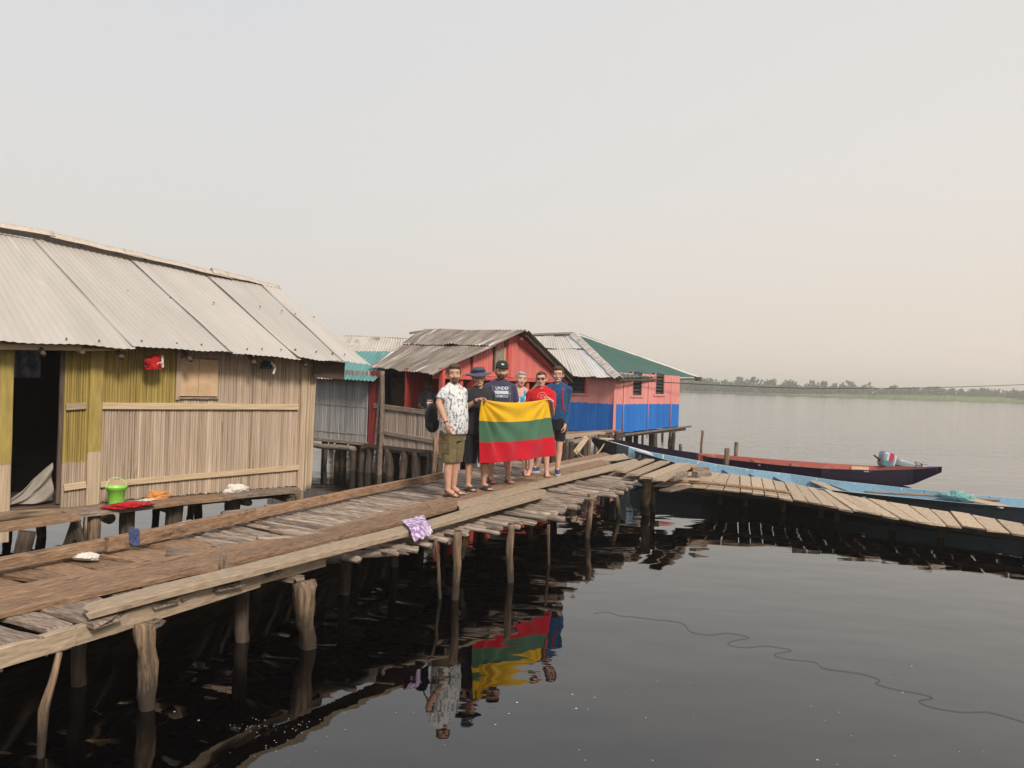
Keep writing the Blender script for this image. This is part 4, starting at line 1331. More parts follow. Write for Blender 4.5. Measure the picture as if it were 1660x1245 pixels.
plank('side_panel', (q + n_ * .05 + V((0, 0, -.10))), (q2 + n_ * .05 + V((0, 0, -.10))), .17, .012, M['boat_purple'], rb, up=n_, rough=.001, bend=.001)
strip('stern_deck', [lerp_poly(farr, .945) + V((0, 0, .012)), lerp_poly(farr, .998) + V((0, 0, .012))], [lerp_poly(nearr, .945) + V((0, 0, .012)), lerp_poly(nearr, .998) + V((0, 0, .012))], .02, M['boat_purple'], rb, n=4, rough=.002)
# outboard motor, tipped up in the stern
M['motor_grey'] = plain('motor_grey', (.24, .27, .31), .45, .3, c2=(.30, .33, .37), ns=6)
M['motor_teal'] = plain('motor_teal', (.06, .22, .28), .35, spec=.5)
M['motor_red'] = plain('motor_red', (.50, .03, .09), .35, spec=.5)
M['motor_white'] = plain('motor_white', (.62, .62, .62), .35, spec=.5)
M['black_plastic'] = plain('black_plastic', (.015, .015, .017), .5)
Ym = 20.6
om = thing('outboard_motor', P(1440, 757, Ym), 'grey tipped up outboard motor with teal and red cowl on the red boat', 'motor')
cw = P(1434, 744, Ym)
ax = (P(1505, 757, Ym) - P(1440, 741, Ym)).normalized()       # along the leg, to the right and down
sd = V((0, -1, 0))
upm = ax.cross(sd); upm = upm if upm.z > 0 else -upm
upm.normalize(); sd = upm.cross(ax)
if sd.y > 0: sd = -sd
def loft_obj(name, rings, m_, parent, ex=3.0, seg=20, midx=None):
    """rings: (centre, axis a, half a, axis b, half b); superellipse sections"""
    vs, fs = [], []
    for (c, A_, ra, B_, rb_) in rings:
        for k in range(seg):
            t_ = 2 * math.pi * k / seg
            ca, sa = math.cos(t_), math.sin(t_)
            vs.append(c + A_ * ra * math.copysign(abs(ca) ** (2 / ex), ca) + B_ * rb_ * math.copysign(abs(sa) ** (2 / ex), sa))
    n_ = len(rings)
    for j in range(n_ - 1):
        for k in range(seg):
            fs.append((j * seg + k, j * seg + (k + 1) % seg, (j + 1) * seg + (k + 1) % seg, (j + 1) * seg + k))
    fs.append(tuple(range(seg))[::-1]); fs.append(tuple((n_ - 1) * seg + k for k in range(seg)))
    return mesh_obj(name, vs, fs, m_, parent, smooth=True)
# the cowl runs along ax from its top (left end) to the leg
hh, ww = .22, .15
def cowl(name, s0, s1, m_, g=0.0, h0=1, h1=1):
    rs = []
    for i in range(7):
        f = i / 6
        s = s0 + (s1 - s0) * f
        e = 1.0
        if s < .05: e = .82 + .18 * max(0, s) / .05
        rs.append((cw + ax * (s - .12), upm, (hh * (h0 + (h1 - h0) * f)) * e + g, sd, ww * e + g))
    return loft_obj(name, rs, m_, om, 4)
cowl('cowl', 0.0, .31, M['motor_grey'])
def cowl_band(name, s0, s1, v0, v1, m_):
    vs = []
    for s, vv in ((s0, v0), (s1, v0), (s1, v1), (s0, v1)):
        vs.append(cw + ax * (s - .12) + upm * vv * hh + sd * (ww + .006))
    vs += [q - sd * .012 for q in vs]
    mesh_obj(name, vs, [(0, 1, 2, 3), (4, 7, 6, 5), (0, 4, 5, 1), (1, 5, 6, 2), (2, 6, 7, 3), (3, 7, 4, 0)], m_, om)
cowl_band('teal_panel', .03, .25, -.78, -.15, M['motor_teal'])
cowl_band('red_stripe', .16, .27, -.10, .85, M['motor_red'])
cowl_band('white_stripe', .10, .155, -.12, .75, M['motor_white'])
loft_obj('cowl_base', [(cw + ax * .19, upm, .20, sd, .15), (cw + ax * .24, upm, .17, sd, .12), (cw + ax * .27, upm, .11, sd, .09)], M['motor_white'], om, 4)
loft_obj('leg', [(cw + ax * .26, upm, .12, sd, .06), (cw + ax * .5, upm, .10, sd, .05), (cw + ax * .8, upm, .075, sd, .035), (cw + ax * 1.02, upm, .07, sd, .03)], M['motor_grey'], om, 3)
loft_obj('cavitation_plate', [(cw + ax * .84 + upm * .0, upm, .14, sd, .09), (cw + ax * .86, upm, .14, sd, .09)], M['motor_grey'], om, 3)
loft_obj('gearcase', [(cw + ax * 1.0 - upm * .10, upm, .03, sd, .03), (cw + ax * 1.0 - upm * .02, upm, .05, sd, .05), (cw + ax * 1.0 + upm * .12, upm, .045, sd, .045)], M['motor_grey'], om, 2)
for k in range(3):
    a = k * 2.094 + .4
    d = (ax * math.cos(a) + sd * math.sin(a))
    c = cw + ax * 1.02 + upm * .13
    plank('propeller_blade', c, c + d * .13, .08, .012, M['motor_white'], om, up=(upm + ax * .4).normalized(), n=4, rough=.001)
pole('tiller', [cw - ax * .05 - upm * .12, cw - ax * .20 - upm * .02 + sd * .02, cw - ax * .30 + upm * .03], .022, M['black_plastic'], om, bump=0)
loft_obj('clamp_bracket', [(cw + ax * .22 - upm * .12, ax, .10, sd, .10), (cw + ax * .20 - upm * .26, ax, .16, sd, .12)], M['black_plastic'], om, 4)
pole('tilt_tube', [cw + ax * .3 - upm * .09 - sd * -.03, cw + ax * .62 - upm * .07 + sd * .03], .02, M['black_plastic'], om, bump=0)
# mooring stakes standing in the water
for (xt, yt, xb, yb, wp, lab) in ((1139, 698, 1138, 739, 4, 'thin tall mooring stake standing left of the two stout stakes'), (1179, 727, 1176, 759, 8, 'stout mooring stake in front of the red boat'), (1194, 717, 1192, 742, 6, 'mooring stake standing behind the red boat'), (1104, 726, 1104, 731, 5, 'short stump barely above water left of the thin stake')):
    Yb = {1139: 24.5, 1179: 17.8, 1194: 24.5, 1104: 25.5}[xt]
    t_ = P(xt, yt, Yb)
    r_ = wp * Yb / F / 2
    o = pole('mooring_stake', [t_, V((t_.x - .02, t_.y, .5)), V((t_.x - .03, t_.y, -1))], r_, M['post'], None)
    tag(o, lab, 'stake', 'mooring stakes by the boats')
# ---------------------------------------------------------------- the middle house with the red gable
D2 = V((.8, -.6, 0)); N2 = V((-.6, -.8, 0)); BKD = -N2           # along the long side to the right, outwards, inwards
Q2 = G(704, 729, .74)
def w2(s, off=0, z=.74):
    q = v2(Q2, 0) + D2 * s + N2 * off
    return V((q.x, q.y, z))
def s2(px, py, off=0):
    q = VP(px, py, w2(0, off), D2)
    return (q - w2(0, off)).dot(D2), q.z
h2 = thing('red_house', w2(0, -2.5, 0), 'red boarded stilt house with open porch and rusty brown tin roof behind the group', 'house', 'stilt huts on the lake')
C2 = P(705, 607, 17.4); E2 = P(599, 594, 19.6); A2 = P(857, 537, 20.2); B2 = P(690, 535, 22.4); DD2 = P(931, 612, 22.3)
r_mid0, r_mid1 = E2.lerp(B2, .56), C2.lerp(A2, .60)
sheet('roof_sheet', E2, C2, r_mid1 + (A2 - C2) * .03, r_mid0 + (B2 - E2) * .03, M['tin_worn'], h2, pitch=.11, amp=.014, warp=.04, edge=.06, seed=2)
sheet('roof_sheet', r_mid0, r_mid1, A2, B2, M['tin_worn'], h2, pitch=.11, amp=.014, warp=.04, edge=.06, seed=5, lift=.035)
F2 = DD2 + (B2 - A2)
sheet('roof_sheet', DD2, F2, B2, A2, M['tin_worn'], h2, pitch=.11, amp=.02, warp=.02, seed=6)
plank('ridge_pole', B2 + V((-.5, .3, -.06)), B2 + (B2 - A2) * .02, .06, .06, M['board_grey'], h2)
s_a, _ = s2(597, 700); s_b, _ = s2(618, 700)
eaveZ = 2.52
# left wing front is its own hut below; red end wall of the porch, then the railed porch
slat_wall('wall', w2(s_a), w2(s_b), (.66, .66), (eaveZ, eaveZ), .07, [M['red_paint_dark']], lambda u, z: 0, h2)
sP1 = .12
slat_wall('porch_rail_wall', w2(s_b + .1), w2(sP1), (.62, .62), (s2(620, 656)[1] - .02, s2(704, 670)[1] - .02), .045, [M['stalk_brown']], lambda u, z: 0, h2, jit=.015)
za, zb_ = s2(620, 659)[1], s2(700, 669)[1]
plank('porch_rail', w2(s_b - .25, .05, za + .01), w2(sP1, .05, zb_ + .01 - .03), .12, .06, M['board_grey'], h2, up=N2)
za, zb_ = s2(620, 700)[1], s2(702, 716)[1]
plank('porch_rail', w2(s_b - .15, .05, za), w2(sP1, .05, zb_), .10, .05, M['board_grey'], h2, up=N2)
plank('floor_beam', w2(s_a - .2, .03, .64), w2(sP1 + .2, .03, .62), .12, .10, M['board_grey'], h2, up=N2)
sq, _ = s2(620, 650, .08)
pole('porch_post', [w2(sq, .10, eaveZ - .02), w2(sq + .02, .10, 1.3), w2(sq - .02, .10, -.8)], .058, M['board_grey'], h2, bump=.1)
plank('porch_post', w2(s2(614, 650)[0] - .02, .06, .6), w2(s2(619, 650)[0], .06, eaveZ), .09, .06, M['board_grey'], h2, up=N2)
sr, _ = s2(711, 640)
plank('porch_post', w2(sr, -.05, .7), w2(sr, -.05, eaveZ + .1), .13, .10, M['red_wood'], h2, up=N2)
# porch floor, inner wall with the tan door
vs, fs = [], []
box_faces(vs, fs, Matrix.Translation(w2(s_a / 2, -2.6, .68)) @ Matrix.Rotation(math.atan2(D2.y, D2.x), 4, 'Z'), -s_a + .1, 5.4, .08)
mesh_obj('floor', vs, fs, M['dark_wood'], h2)
IN = -1.35
d0, zd0 = s2(636, 662, IN); d1, zd1 = s2(661, 618, IN)
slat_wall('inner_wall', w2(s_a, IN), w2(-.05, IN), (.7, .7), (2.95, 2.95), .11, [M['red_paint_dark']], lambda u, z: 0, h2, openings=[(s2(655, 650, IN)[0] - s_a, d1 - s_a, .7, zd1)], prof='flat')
dr = plank('door', w2((d0 + s2(655, 640, IN)[0]) / 2, IN + .05, .75), w2((d0 + s2(655, 640, IN)[0]) / 2, IN + .05, zd1 - .02), s2(655, 640, IN)[0] - d0, .04, M['ply'], h2, up=N2)
plank('door_frame', w2(d1, IN + .05, .75), w2(d1, IN + .05, zd1 + .04), .06, .05, M['wood_pale'], h2, up=N2)
plank('door_frame', w2(d0 - .03, IN + .055, zd1 + .03), w2(d1 + .03, IN + .055, zd1 + .03), .06, .05, M['wood_pale'], h2, up=N2)
# gable end: plane recessed under the verge
gd = (v2(DD2, 0) - v2(C2, 0)); gL = gd.length; gd.normalize()
gn = V((gd.y, -gd.x, 0))
G0 = v2(C2, 0) - gn * .30 + gd * .30
def wg(u, z, off=0): q = G0 + gd * u + gn * off; return V((q.x, q.y, z))
gLL = gL - .6
apu = (v2(A2, 0) - G0).dot(gd)
zbeam = 2.48
# triangle of boards
def gz(u):
    if u < apu: return zbeam + (A2.z - .08 - zbeam) * max(0, (u + .25)) / (apu + .25)
    return zbeam + (A2.z - .08 - zbeam) * max(0, (gLL + .25 - u)) / (gLL + .25 - apu)
vs, fs, tone = [], [], []
nb = int(gLL / .105)
for i in range(nb):
    u0, u1_ = gLL * i / nb, gLL * (i + 1) / nb
    dj = random.uniform(-.006, .006)
    b = len(vs); tn = random.random()
    for (u, e) in ((u0, 0), (u0 + .008, .016), (u1_ - .008, .016), (u1_, 0)):
        vs += [wg(u, zbeam, dj + e), wg(u, gz(u), dj + e)]
        tone += [tn, tn]
    for k in range(3):
        fs.append((b + k * 2, b + k * 2 + 2, b + k * 2 + 3, b + k * 2 + 1))
mesh_obj('gable', vs, fs, M['red_paint'], h2, attr=tone)
plank('gable_post', wg(apu - .35, zbeam, .07), wg(apu - .35, gz(apu - .35), .07), .17, .05, M['red_wood'], h2, up=gn)
plank('gable_gap_board', wg(apu - .52, zbeam, .03), wg(apu - .52, gz(apu - .52) - .05, .03), .08, .03, M['dark_wood'], h2, up=gn)
plank('tie_beam', wg(-.02, zbeam - .06, .06), wg(gLL + .2, zbeam - .06, .06), .10, .08, M['red_wood'], h2, up=gn)
# small plank window in the gable
q = VP(810, 582, wg(0, 0, .05), gd)
uw_ = (v2(q, 0) - G0).dot(gd)
plank('gable_window', wg(uw_, q.z - .27, .05), wg(uw_, q.z + .27, .05), .36, .03, M['board_grey'], h2, up=gn)
plank('window_frame', wg(uw_ - .22, q.z - .3, .06), wg(uw_ - .22, q.z + .3, .06), .06, .03, M['dark_wood'], h2, up=gn)
plank('window_frame', wg(uw_ + .21, q.z - .3, .06), wg(uw_ + .21, q.z + .3, .06), .05, .03, M['rail_wood'], h2, up=gn)
# verge rafters in red under the right roof edge
for (off, dz, w_) in ((.40, -.10, .05), (.12, -.16, .07)):
    a = A2 + V((0, 0, dz)) - gn * (.30 - off * .55) + V((0, 0, 0)); b = DD2 + V((0, 0, dz)) - gn * (.30 - off * .55)
    plank('verge_rafter', a, b, .07, w_, M['dark_wood'] if off > .3 else M['red_wood'], h2, up=(b - a).cross(gn).normalized() if (b - a).cross(gn).z > 0 else (gn.cross(b - a)).normalized())
# front of the porch under the gable: posts, boards, dark room
for px in (748, 772, 800, 838, 856, 893, 924):
    q = VP(px, 640, wg(0, 0), gd)
    u = (v2(q, 0) - G0).dot(gd)
    if 0 < u < gLL: plank('porch_post', wg(u, .7, .0), wg(u, zbeam, .0), .12, .09, M['red_wood'], h2, up=gn)
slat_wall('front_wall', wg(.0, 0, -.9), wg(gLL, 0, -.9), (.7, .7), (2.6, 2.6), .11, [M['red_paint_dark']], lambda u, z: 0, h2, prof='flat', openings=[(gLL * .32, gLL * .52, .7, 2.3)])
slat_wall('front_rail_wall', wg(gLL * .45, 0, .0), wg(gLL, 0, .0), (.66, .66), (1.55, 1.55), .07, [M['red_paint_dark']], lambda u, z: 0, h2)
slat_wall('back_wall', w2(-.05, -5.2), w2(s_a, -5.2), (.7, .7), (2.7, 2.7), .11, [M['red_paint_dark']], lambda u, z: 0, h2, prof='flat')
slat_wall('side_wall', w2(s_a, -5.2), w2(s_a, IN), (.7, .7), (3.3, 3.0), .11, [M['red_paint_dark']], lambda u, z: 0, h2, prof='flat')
plank('log_brace', P(884, 612, 18.4), P(838, 668, 17.6), .16, .12, M['board_grey'], h2, up=V((0, -1, 0)))
for (px, py, off) in ((600, 720, .0), (617, 720, 0), (632, 722, 0), (645, 722, -.7), (658, 724, .0), (668, 726, -.8), (676, 726, .0), (690, 728, -.5), (700, 730, .05), (706, 728, -1.6)):
    s_, _ = s2(px, py, off)
    t_ = w2(s_, off, .66)
    pole('stilt', [t_, t_ + V((random.uniform(-.06, .06), 0, -.7)), t_ + V((random.uniform(-.1, .1), 0, -1.5))], random.uniform(.07, .12), M['post_shaded'], h2)
for k in range(4):
    for off in (-1.8, -3.2, -4.4):
        t_ = w2(s_a + .4 + k * 1.5, off, .66)
        pole('stilt', [t_, t_ + V((0, 0, -1.5))], .09, M['post_shaded'], h2)
for u in (.3, 1.6, 3.0, gLL - .2):
    t_ = wg(u, .66, 0)
    pole('stilt', [t_, t_ + V((0, 0, -1.5))], .09, M['post_shaded'], h2)
# slim crooked post by the first man
q = G(714, 783, 0)
pole('porch_prop', [P(704, 705, 17.4), P(706, 740, 17.4), P(701, 775, 17.4) + V((0, 0, -.4))], .05, M['post'], h2)

# ---------------------------------------------------------------- grey stalk wing left of it
h4 = thing('grey_hut', w2(s_a - 1, -2, 0), 'grey weathered stalk hut with turquoise tin roof between the near hut and the red house', 'hut', 'stilt huts on the lake')
s_l, _ = s2(440, 660)
za, zb_ = s2(515, 711)[1], s2(597, 718)[1]
slat_wall('wall', w2(s_l, .02), w2(s_a - .02, .02), (za + (za - zb_) * .6, zb_), (2.62, 2.50), .05, [M['stalk_grey']], lambda u, z: 0, h4, jit=.012)
for (ya, yb) in ((655, 661), (699, 706)):
    z0, z1 = s2(515, ya)[1], s2(597, yb)[1]
    plank('batten', w2(s_l, .04, z0), w2(s_a - .03, .04, z1), .02, .018, M['stick'], h4, up=N2)
plank('sill_beam', w2(s_l, .05, za - .02), w2(s_a, .05, zb_ - .03), .10, .10, M['board_grey'], h4, up=N2)
pole('floor_beam', [w2(s_l, .25, za - .16), w2(s_a - .2, .25, zb_ - .16)], .07, M['stick'], h4)
for (px, w_) in ((527, .05), (535, .085), (545, .07), (572, .08), (587, .11)):
    s_, _ = s2(px, 725)
    t_ = w2(s_, random.uniform(-.3, .1), .66)
    pole('stilt', [t_, t_ + V((random.uniform(-.08, .08), 0, -1.5))], w_, M['post_shaded'], h4)
for k in range(3):
    for off in (-1.5, -3):
        t_ = w2(s_l + .5 + k * 1.4, off, .66)
        pole('stilt', [t_, t_ + V((0, 0, -1.5))], .08, M['post_shaded'], h4)
e0, e1 = VP(540, 613, w2(0, .35), D2), VP(607, 618, w2(0, .35), D2)
r0_, r1_ = VP(572, 569, w2(0, -2.0), D2), VP(655, 571, w2(0, -2.0), D2)
sheet('roof_sheet', e0, e1, r1_, r0_, M['tin_turq'], h4, pitch=.16, amp=.014, warp=.02, seed=3)
e0b, r0b = VP(440, 608, w2(0, .30), D2), VP(480, 569, w2(0, -2.0), D2)
sheet('roof_sheet', e0b, e0 + V((0, 0, -.03)), r0_ + V((0, 0, -.02)), r0b, M['tin_worn'], h4, pitch=.12, amp=.014, warp=.02, seed=13)
sheet('roof_sheet', w2((e1 - w2(0)).dot(D2), -4.3, 2.5), w2((e0b - w2(0)).dot(D2), -4.3, 2.5), r0b, r1_, M['tin_turq'], h4, pitch=.16, amp=.022, seed=4)
slat_wall('back_wall', w2(s_a, -4), w2(s_l, -4), (.7, .7), (2.6, 2.6), .1, [M['stalk_grey']], lambda u, z: 0, h4)
slat_wall('side_wall', w2(s_l, -4), w2(s_l, 0), (.7, .7), (2.7, 2.6), .1, [M['stalk_grey']], lambda u, z: 0, h4)

# ---------------------------------------------------------------- a further house of which only the roof shows
h5 = thing('far_hut', P(600, 700, 29), 'hut farthest back with a blotchy pale tin roof showing above the turquoise roof', 'hut', 'stilt huts on the lake')
e0, e1, r1_, r0_ = P(535, 574, 27), P(665, 573, 25.5), P(668, 549, 27.5), P(556, 543.5, 29.5)
M['tin_blotch'] = sheet_mat('tin_blotch', (.42, .37, .33), (.60, .55, .50), [((.22, .18, .15), 1.5, .56, (1.4, 1.0, 1)), ((.66, .62, .57), 1.1, .66, (6, .5, 1))], .7, .05)
sheet('roof_sheet', e0, e1, r1_, r0_, M['tin_blotch'], h5, pitch=.12, amp=.02, warp=.03, edge=.04, seed=7)
bk0, bk1 = r0_ + (r0_ - e0) * 1.0, r1_ + (r1_ - e1) * 1.0
bk0.z, bk1.z = e0.z, e1.z
sheet('roof_sheet', bk1, bk0, r0_, r1_, M['tin_blotch'], h5, pitch=.12, amp=.02, seed=8)
cs = [e0, e1, bk1, bk0]
ctr = (e0 + e1 + bk0 + bk1) / 4
cs = [c.lerp(ctr, .08) for c in cs]
for i in range(4):
    a, b = cs[i], cs[(i + 1) % 4]
    slat_wall('wall', a, b, (.7, .7), (2.75, 2.75), .1, [M['stalk_brown']], lambda u, z: 0, h5)
    pole('stilt', [V((a.x, a.y, .75)), V((a.x, a.y, -.8))], .09, M['post_shaded'], h5)
    c = a.lerp(b, .5)
    pole('stilt', [V((c.x, c.y, .75)), V((c.x, c.y, -.8))], .09, M['post_shaded'], h5)
plank('floor', V(((cs[0].x + cs[3].x) / 2, (cs[0].y + cs[3].y) / 2, .75)), V(((cs[1].x + cs[2].x) / 2, (cs[1].y + cs[2].y) / 2, .75)), 3, .08, M['dark_wood'], h5)

# ---------------------------------------------------------------- pink and blue house
K3 = P(994, 703, 27.0)
DR = V((.627, .779, 0)); DL = V((-.779, .627, 0))
NR = V((.779, -.627, 0)); NL = V((-.627, -.779, 0))
h3 = thing('pink_blue_house', v2(K3, 0) + DR * 2.5 + DL * 2.5, 'stilt house painted pink above and bright blue below with green and grey hip roof', 'house', 'stilt huts on the lake')
def wr(u, z, off=0): q = v2(K3, 0) + DR * u + NR * off; return V((q.x, q.y, z))
def wl(u, z, off=0): q = v2(K3, 0) + DL * u + NL * off; return V((q.x, q.y, z))
def ur(px, py, off=0):
    q = VP(px, py, wr(0, 0, off), DR)
    return (v2(q, 0) - v2(wr(0, 0, off), 0)).dot(DR), q.z
def ul(px, py, off=0):
    q = VP(px, py, wl(0, 0, off), DL)
    return (v2(q, 0) - v2(wl(0, 0, off), 0)).dot(DL), q.z
RL = ur(1101, 650)[0]
zb0, zb1 = ur(995, 703)[1], ur(1100, 691)[1]
zs = (ur(995, 656)[1] + ur(1100, 654)[1]) / 2
zt = ur(1000, 606)[1]
win = []
for (x0, x1, y0, y1) in ((1025.5, 1039, 608, 641), (1062.5, 1075, 608, 639)):
    win.append((ur(x0, 620)[0], ur(x1, 620)[0], ur(x0, y1)[1], zt + .1))
sh3 = -.033 * 2
slat_wall('wall', wr(0, 0), wr(RL, 0), (zb0, zb1), (zt + .05, zt + .05), .075, [M['pink_paint'], M['blue_paint']], lambda u, z: 0 if z > zs else 1, h3, openings=win, splits=(zs,), prof='flat', jit=.008, depth=.006, shift=(0, 0))
LW = 3.7
lw0, lz0 = ul(926, 637); lz1 = zt + .05
lx1 = ul(949, 620)[0]
slat_wall('wall', wl(LW, 0), wl(0, 0), (zb0, zb0), (zt + .05, zt + .05), .075, [M['pink_paint'], M['blue_paint']], lambda u, z: 0 if z > zs else 1, h3, openings=[(LW - lw0 - .6, LW - lx1, lz0, lz1)], splits=(zs,), prof='flat', jit=.008, depth=.006)
slat_wall('wall', wr(RL, 0), wr(RL, 0) + DL * LW, (zb0, zb0), (zt, zt), .15, [M['pink_paint'], M['blue_paint']], lambda u, z: 0 if z > zs else 1, h3, splits=(zs,), prof='flat')
slat_wall('wall', wr(RL, 0) + DL * LW, wl(LW, 0), (zb0, zb0), (zt, zt), .15, [M['pink_paint'], M['blue_paint']], lambda u, z: 0 if z > zs else 1, h3, splits=(zs,), prof='flat')
plank('corner_trim', wr(.0, zb0 - .05, .03), wr(.0, zt, .03), .10, .04, M['pink_paint'], h3, up=(NR + NL).normalized())
for (u0, u1_, z0, z1) in win:
    f = thing  # frame and louvres
    wo_ = plank('window', wr((u0 + u1_) / 2, z0, -.09), wr((u0 + u1_) / 2, z1, -.09), u1_ - u0 + .1, .02, M['room_shade'], h3, up=NR)
    plank('window_frame', wr(u0 - .02, z0 - .02, .03), wr(u0 - .02, z1, .03), .06, .06, M['pink_paint'], wo_, up=NR)
    plank('window_frame', wr(u1_ + .01, z0 - .02, .03), wr(u1_ + .01, z1, .03), .06, .06, M['dark_wood'], wo_, up=NR)
    plank('window_sill', wr(u0 - .14, z0 - .04, .04), wr(u1_ + .14, z0 - .04, .04), .09, .06, M['pink_paint'], wo_, up=NR)
    for k in range(6):
        zz = z0 + (z1 - z0) * (k + .5) / 6
        plank('louvre', wr(u0, zz, -.03), wr(u1_, zz, -.03), .13, .015, M['louvre'], wo_, up=(NR + V((0, 0, .7))).normalized(), rough=0, bend=0)
wo_ = plank('window', wl((lw0 + lx1) / 2 + .3, lz0, -.09), wl((lw0 + lx1) / 2 + .3, lz1, -.09), lw0 - lx1 + .8, .02, M['room_shade'], h3, up=NL)
plank('window_frame', wl(lx1 - .02, lz0, .03), wl(lx1 - .02, lz1, .03), .06, .06, M['red_wood'], wo_, up=NL)
plank('window_sill', wl(lw0 + .6, lz0 - .04, .03), wl(lx1 - .1, lz0 - .04, .03), .08, .05, M['pink_paint'], wo_, up=NL)
for k in range(5):
    zz = lz0 + (lz1 - lz0) * (k + .5) / 5
    plank('louvre', wl(lw0 + .6, zz, -.03), wl(lx1, zz, -.03), .17, .015, M['louvre'], wo_, up=(NL + V((0, 0, .7))).normalized(), rough=0, bend=0)
# pale strips and drain pipes down the right face
for px in (1010, 1050, 1087):
    u, _ = ur(px, 650)
    tube('wall_cord', [wr(u, zt, .03), wr(u - .02, zb0 - .25, .03)], .018, M['pink_paint'], h3)
# hip roof
e_k = P(1004, 612, 26.5)                      # front corner of the eaves
e_r = P(1130, 611, 33.2)                      # right corner
e_l = wl(4.3, e_k.z, .45)
rg1 = P(931, 541, 31.0); rg0 = P(866, 543, 33.3)
f0, f1 = .58, .66
m_l0, m_k = e_l.lerp(rg0, .60), e_k.lerp(rg1, .60)
# left (grey) slope in three bays below, two above
def bay(a, b, c, d, n, m_, seed, cols=None):
    for i in range(n):
        s0, s1 = i / n, (i + 1) / n
        sheet('roof_sheet', a.lerp(b, s0), a.lerp(b, s1), d.lerp(c, s1), d.lerp(c, s0), (cols[i] if cols else m_), h3, pitch=.13, amp=.008, warp=.02, edge=.04, seed=seed + i, lift=.02 * (i % 2))
M['tin_white'] = sheet_mat('tin_white', (.58, .57, .57), (.68, .67, .68), [((.40, .36, .32), 2, .66, (4, 1, 1))], .5, .1)
bay(e_l, e_k, m_k, m_l0, 5, M['tin_pale'], 20, [M['tin_pale'], M['tin_pale'], M['tin_pale'], M['tin_pale'], M['tin_white']])
bay(m_l0 + V((0, 0, .03)), m_k + V((0, 0, .03)), rg1, rg0, 4, M['tin_pale'], 30, [M['tin_pale'], M['tin_pale'], M['tin_pale'], M['tin_white']])
# right (green) slope: eave k -> r up to the ridge end; and the far slopes
def tri(a, b, top, m_, seed, frac=.04):
    sheet('roof_sheet', a, b, top + (b - a) * frac, top - (b - a) * frac * .0, m_, h3, pitch=.19, amp=.022, warp=.012, seed=seed, nv=14)
tri(e_k, e_r, rg1, M['tin_green'], 41, .06)
e_b = e_r + (e_l - e_k)
sheet('roof_sheet', e_r, e_b, rg0, rg1, M['tin_pale'], h3, pitch=.2, amp=.02, seed=42)
tri(e_b, e_l, rg0, M['tin_pale'], 43)
def cap(a, b, w_, lift, m_):
    n = 16
    vs, fs = [], []
    x = (b - a).normalized(); y = Z_.cross(x).normalized()
    for i in range(n + 1):
        p = a.lerp(b, i / n) + V((0, 0, lift + .015 * noise.noise(V((i * .8, w_, 3)))))
        j = w_ * (1 + .25 * noise.noise(V((i * .9, 3, w_))))
        vs += [p + y * j - V((0, 0, j * .5)), p + V((0, 0, .02)), p - y * j - V((0, 0, j * .5))]
    for i in range(n):
        for k in range(2):
            q = i * 3 + k
            fs.append((q, q + 1, q + 4, q + 3))
    o = mesh_obj('ridge_cap', vs, fs, m_, h3)
    md = o.modifiers.new('thickness', 'SOLIDIFY'); md.thickness = .008
M['cap_worn'] = mat('cap_worn', (.30, .26, .23), (.60, .56, .52), (1.2, 5, 5), 1.6, .7, rnd=0, spots=[((.16, .13, .12), 1.4, .58, (1, 2, 2))])
cap(rg1, e_k, .20, .05, M['cap_worn'])
cap(rg0, rg1, .14, .05, M['tin_worn'])
cap(rg1, e_r, .12, .03, M['tin_pale'])
plank('eave_board', e_k + V((0, 0, -.05)), e_r + V((0, 0, -.05)), .04, .07, M['dark_wood'], h3)
plank('eave_end', e_r + V((0, 0, .0)) - DR * .1, e_r + DR * .25 + V((0, 0, .0)), .16, .18, M['dark_wood'], h3)
# floor, joists, stilts
ctr = (wr(0, 0) + wr(RL, 0) + wl(LW, 0) + wr(RL, 0) + DL * LW) / 4
vs, fs = [], []
box_faces(vs, fs, Matrix.Translation(V((ctr.x, ctr.y, zb0 - .05))) @ Matrix.Rotation(math.atan2(DR.y, DR.x), 4, 'Z'), RL - .1, LW - .1, .06)
mesh_obj('floor', vs, fs, M['dark_wood'], h3)
mesh_obj('ceiling', [wr(.1, zt, -.1), wr(RL - .1, zt, -.1), wr(RL - .1, zt, -.1) + DL * (LW - .2), wl(LW - .1, zt, -.1)], [(0, 1, 2, 3)], M['room_shade'], h3)
plank('floor_beam', wr(-.3, zb0 - .10, .06), wr(RL + .55, zb1 - .12, .06), .12, .10, M['dark_wood'], h3, up=NR)
plank('floor_beam', wr(.6, zb0 - .06, .12), wr(RL + .95, zb1 - .02, .12), .07, .08, M['board_grey'], h3, up=NR)
plank('floor_beam', wl(LW, zb0 - .08, .06), wl(-.2, zb0 - .10, .06), .14, .12, M['board_grey'], h3, up=NL)
for (px, py, wp, off) in ((1008, 712, 4, 0), (1017, 712, 8, -1.5), (1023, 712, 6, -2.4), (1032, 712, 7, -.8), (1054, 712, 7, -.7), (1061, 712, 8, 0), (1087, 705, 5, -.5), (1092, 712, 6, .05), (985, 706, 7, -.6), (978, 706, 5, -1.2), (1043, 703, 4, -2.8), (1075, 700, 4, -3)):
    u, z = ur(px, py, off)
    t_ = wr(u, zb0 - .08, off)
    r_ = wp * t_.y / F / 2
    pole('stilt', [t_, t_ + V((random.uniform(-.05, .05), 0, -.7)), t_ + V((random.uniform(-.05, .05), 0, -1.5))], r_, M['post_shaded'] if wp > 5 else M['post'], h3)
for k in range(4):
    for j in range(1, 4):
        t_ = wr(.4 + k * (RL - .6) / 3, zb0 - .08) + DL * (j * 1.8)
        pole('stilt', [t_, t_ + V((0, 0, -1.5))], .1, M['post_shaded'], h3)
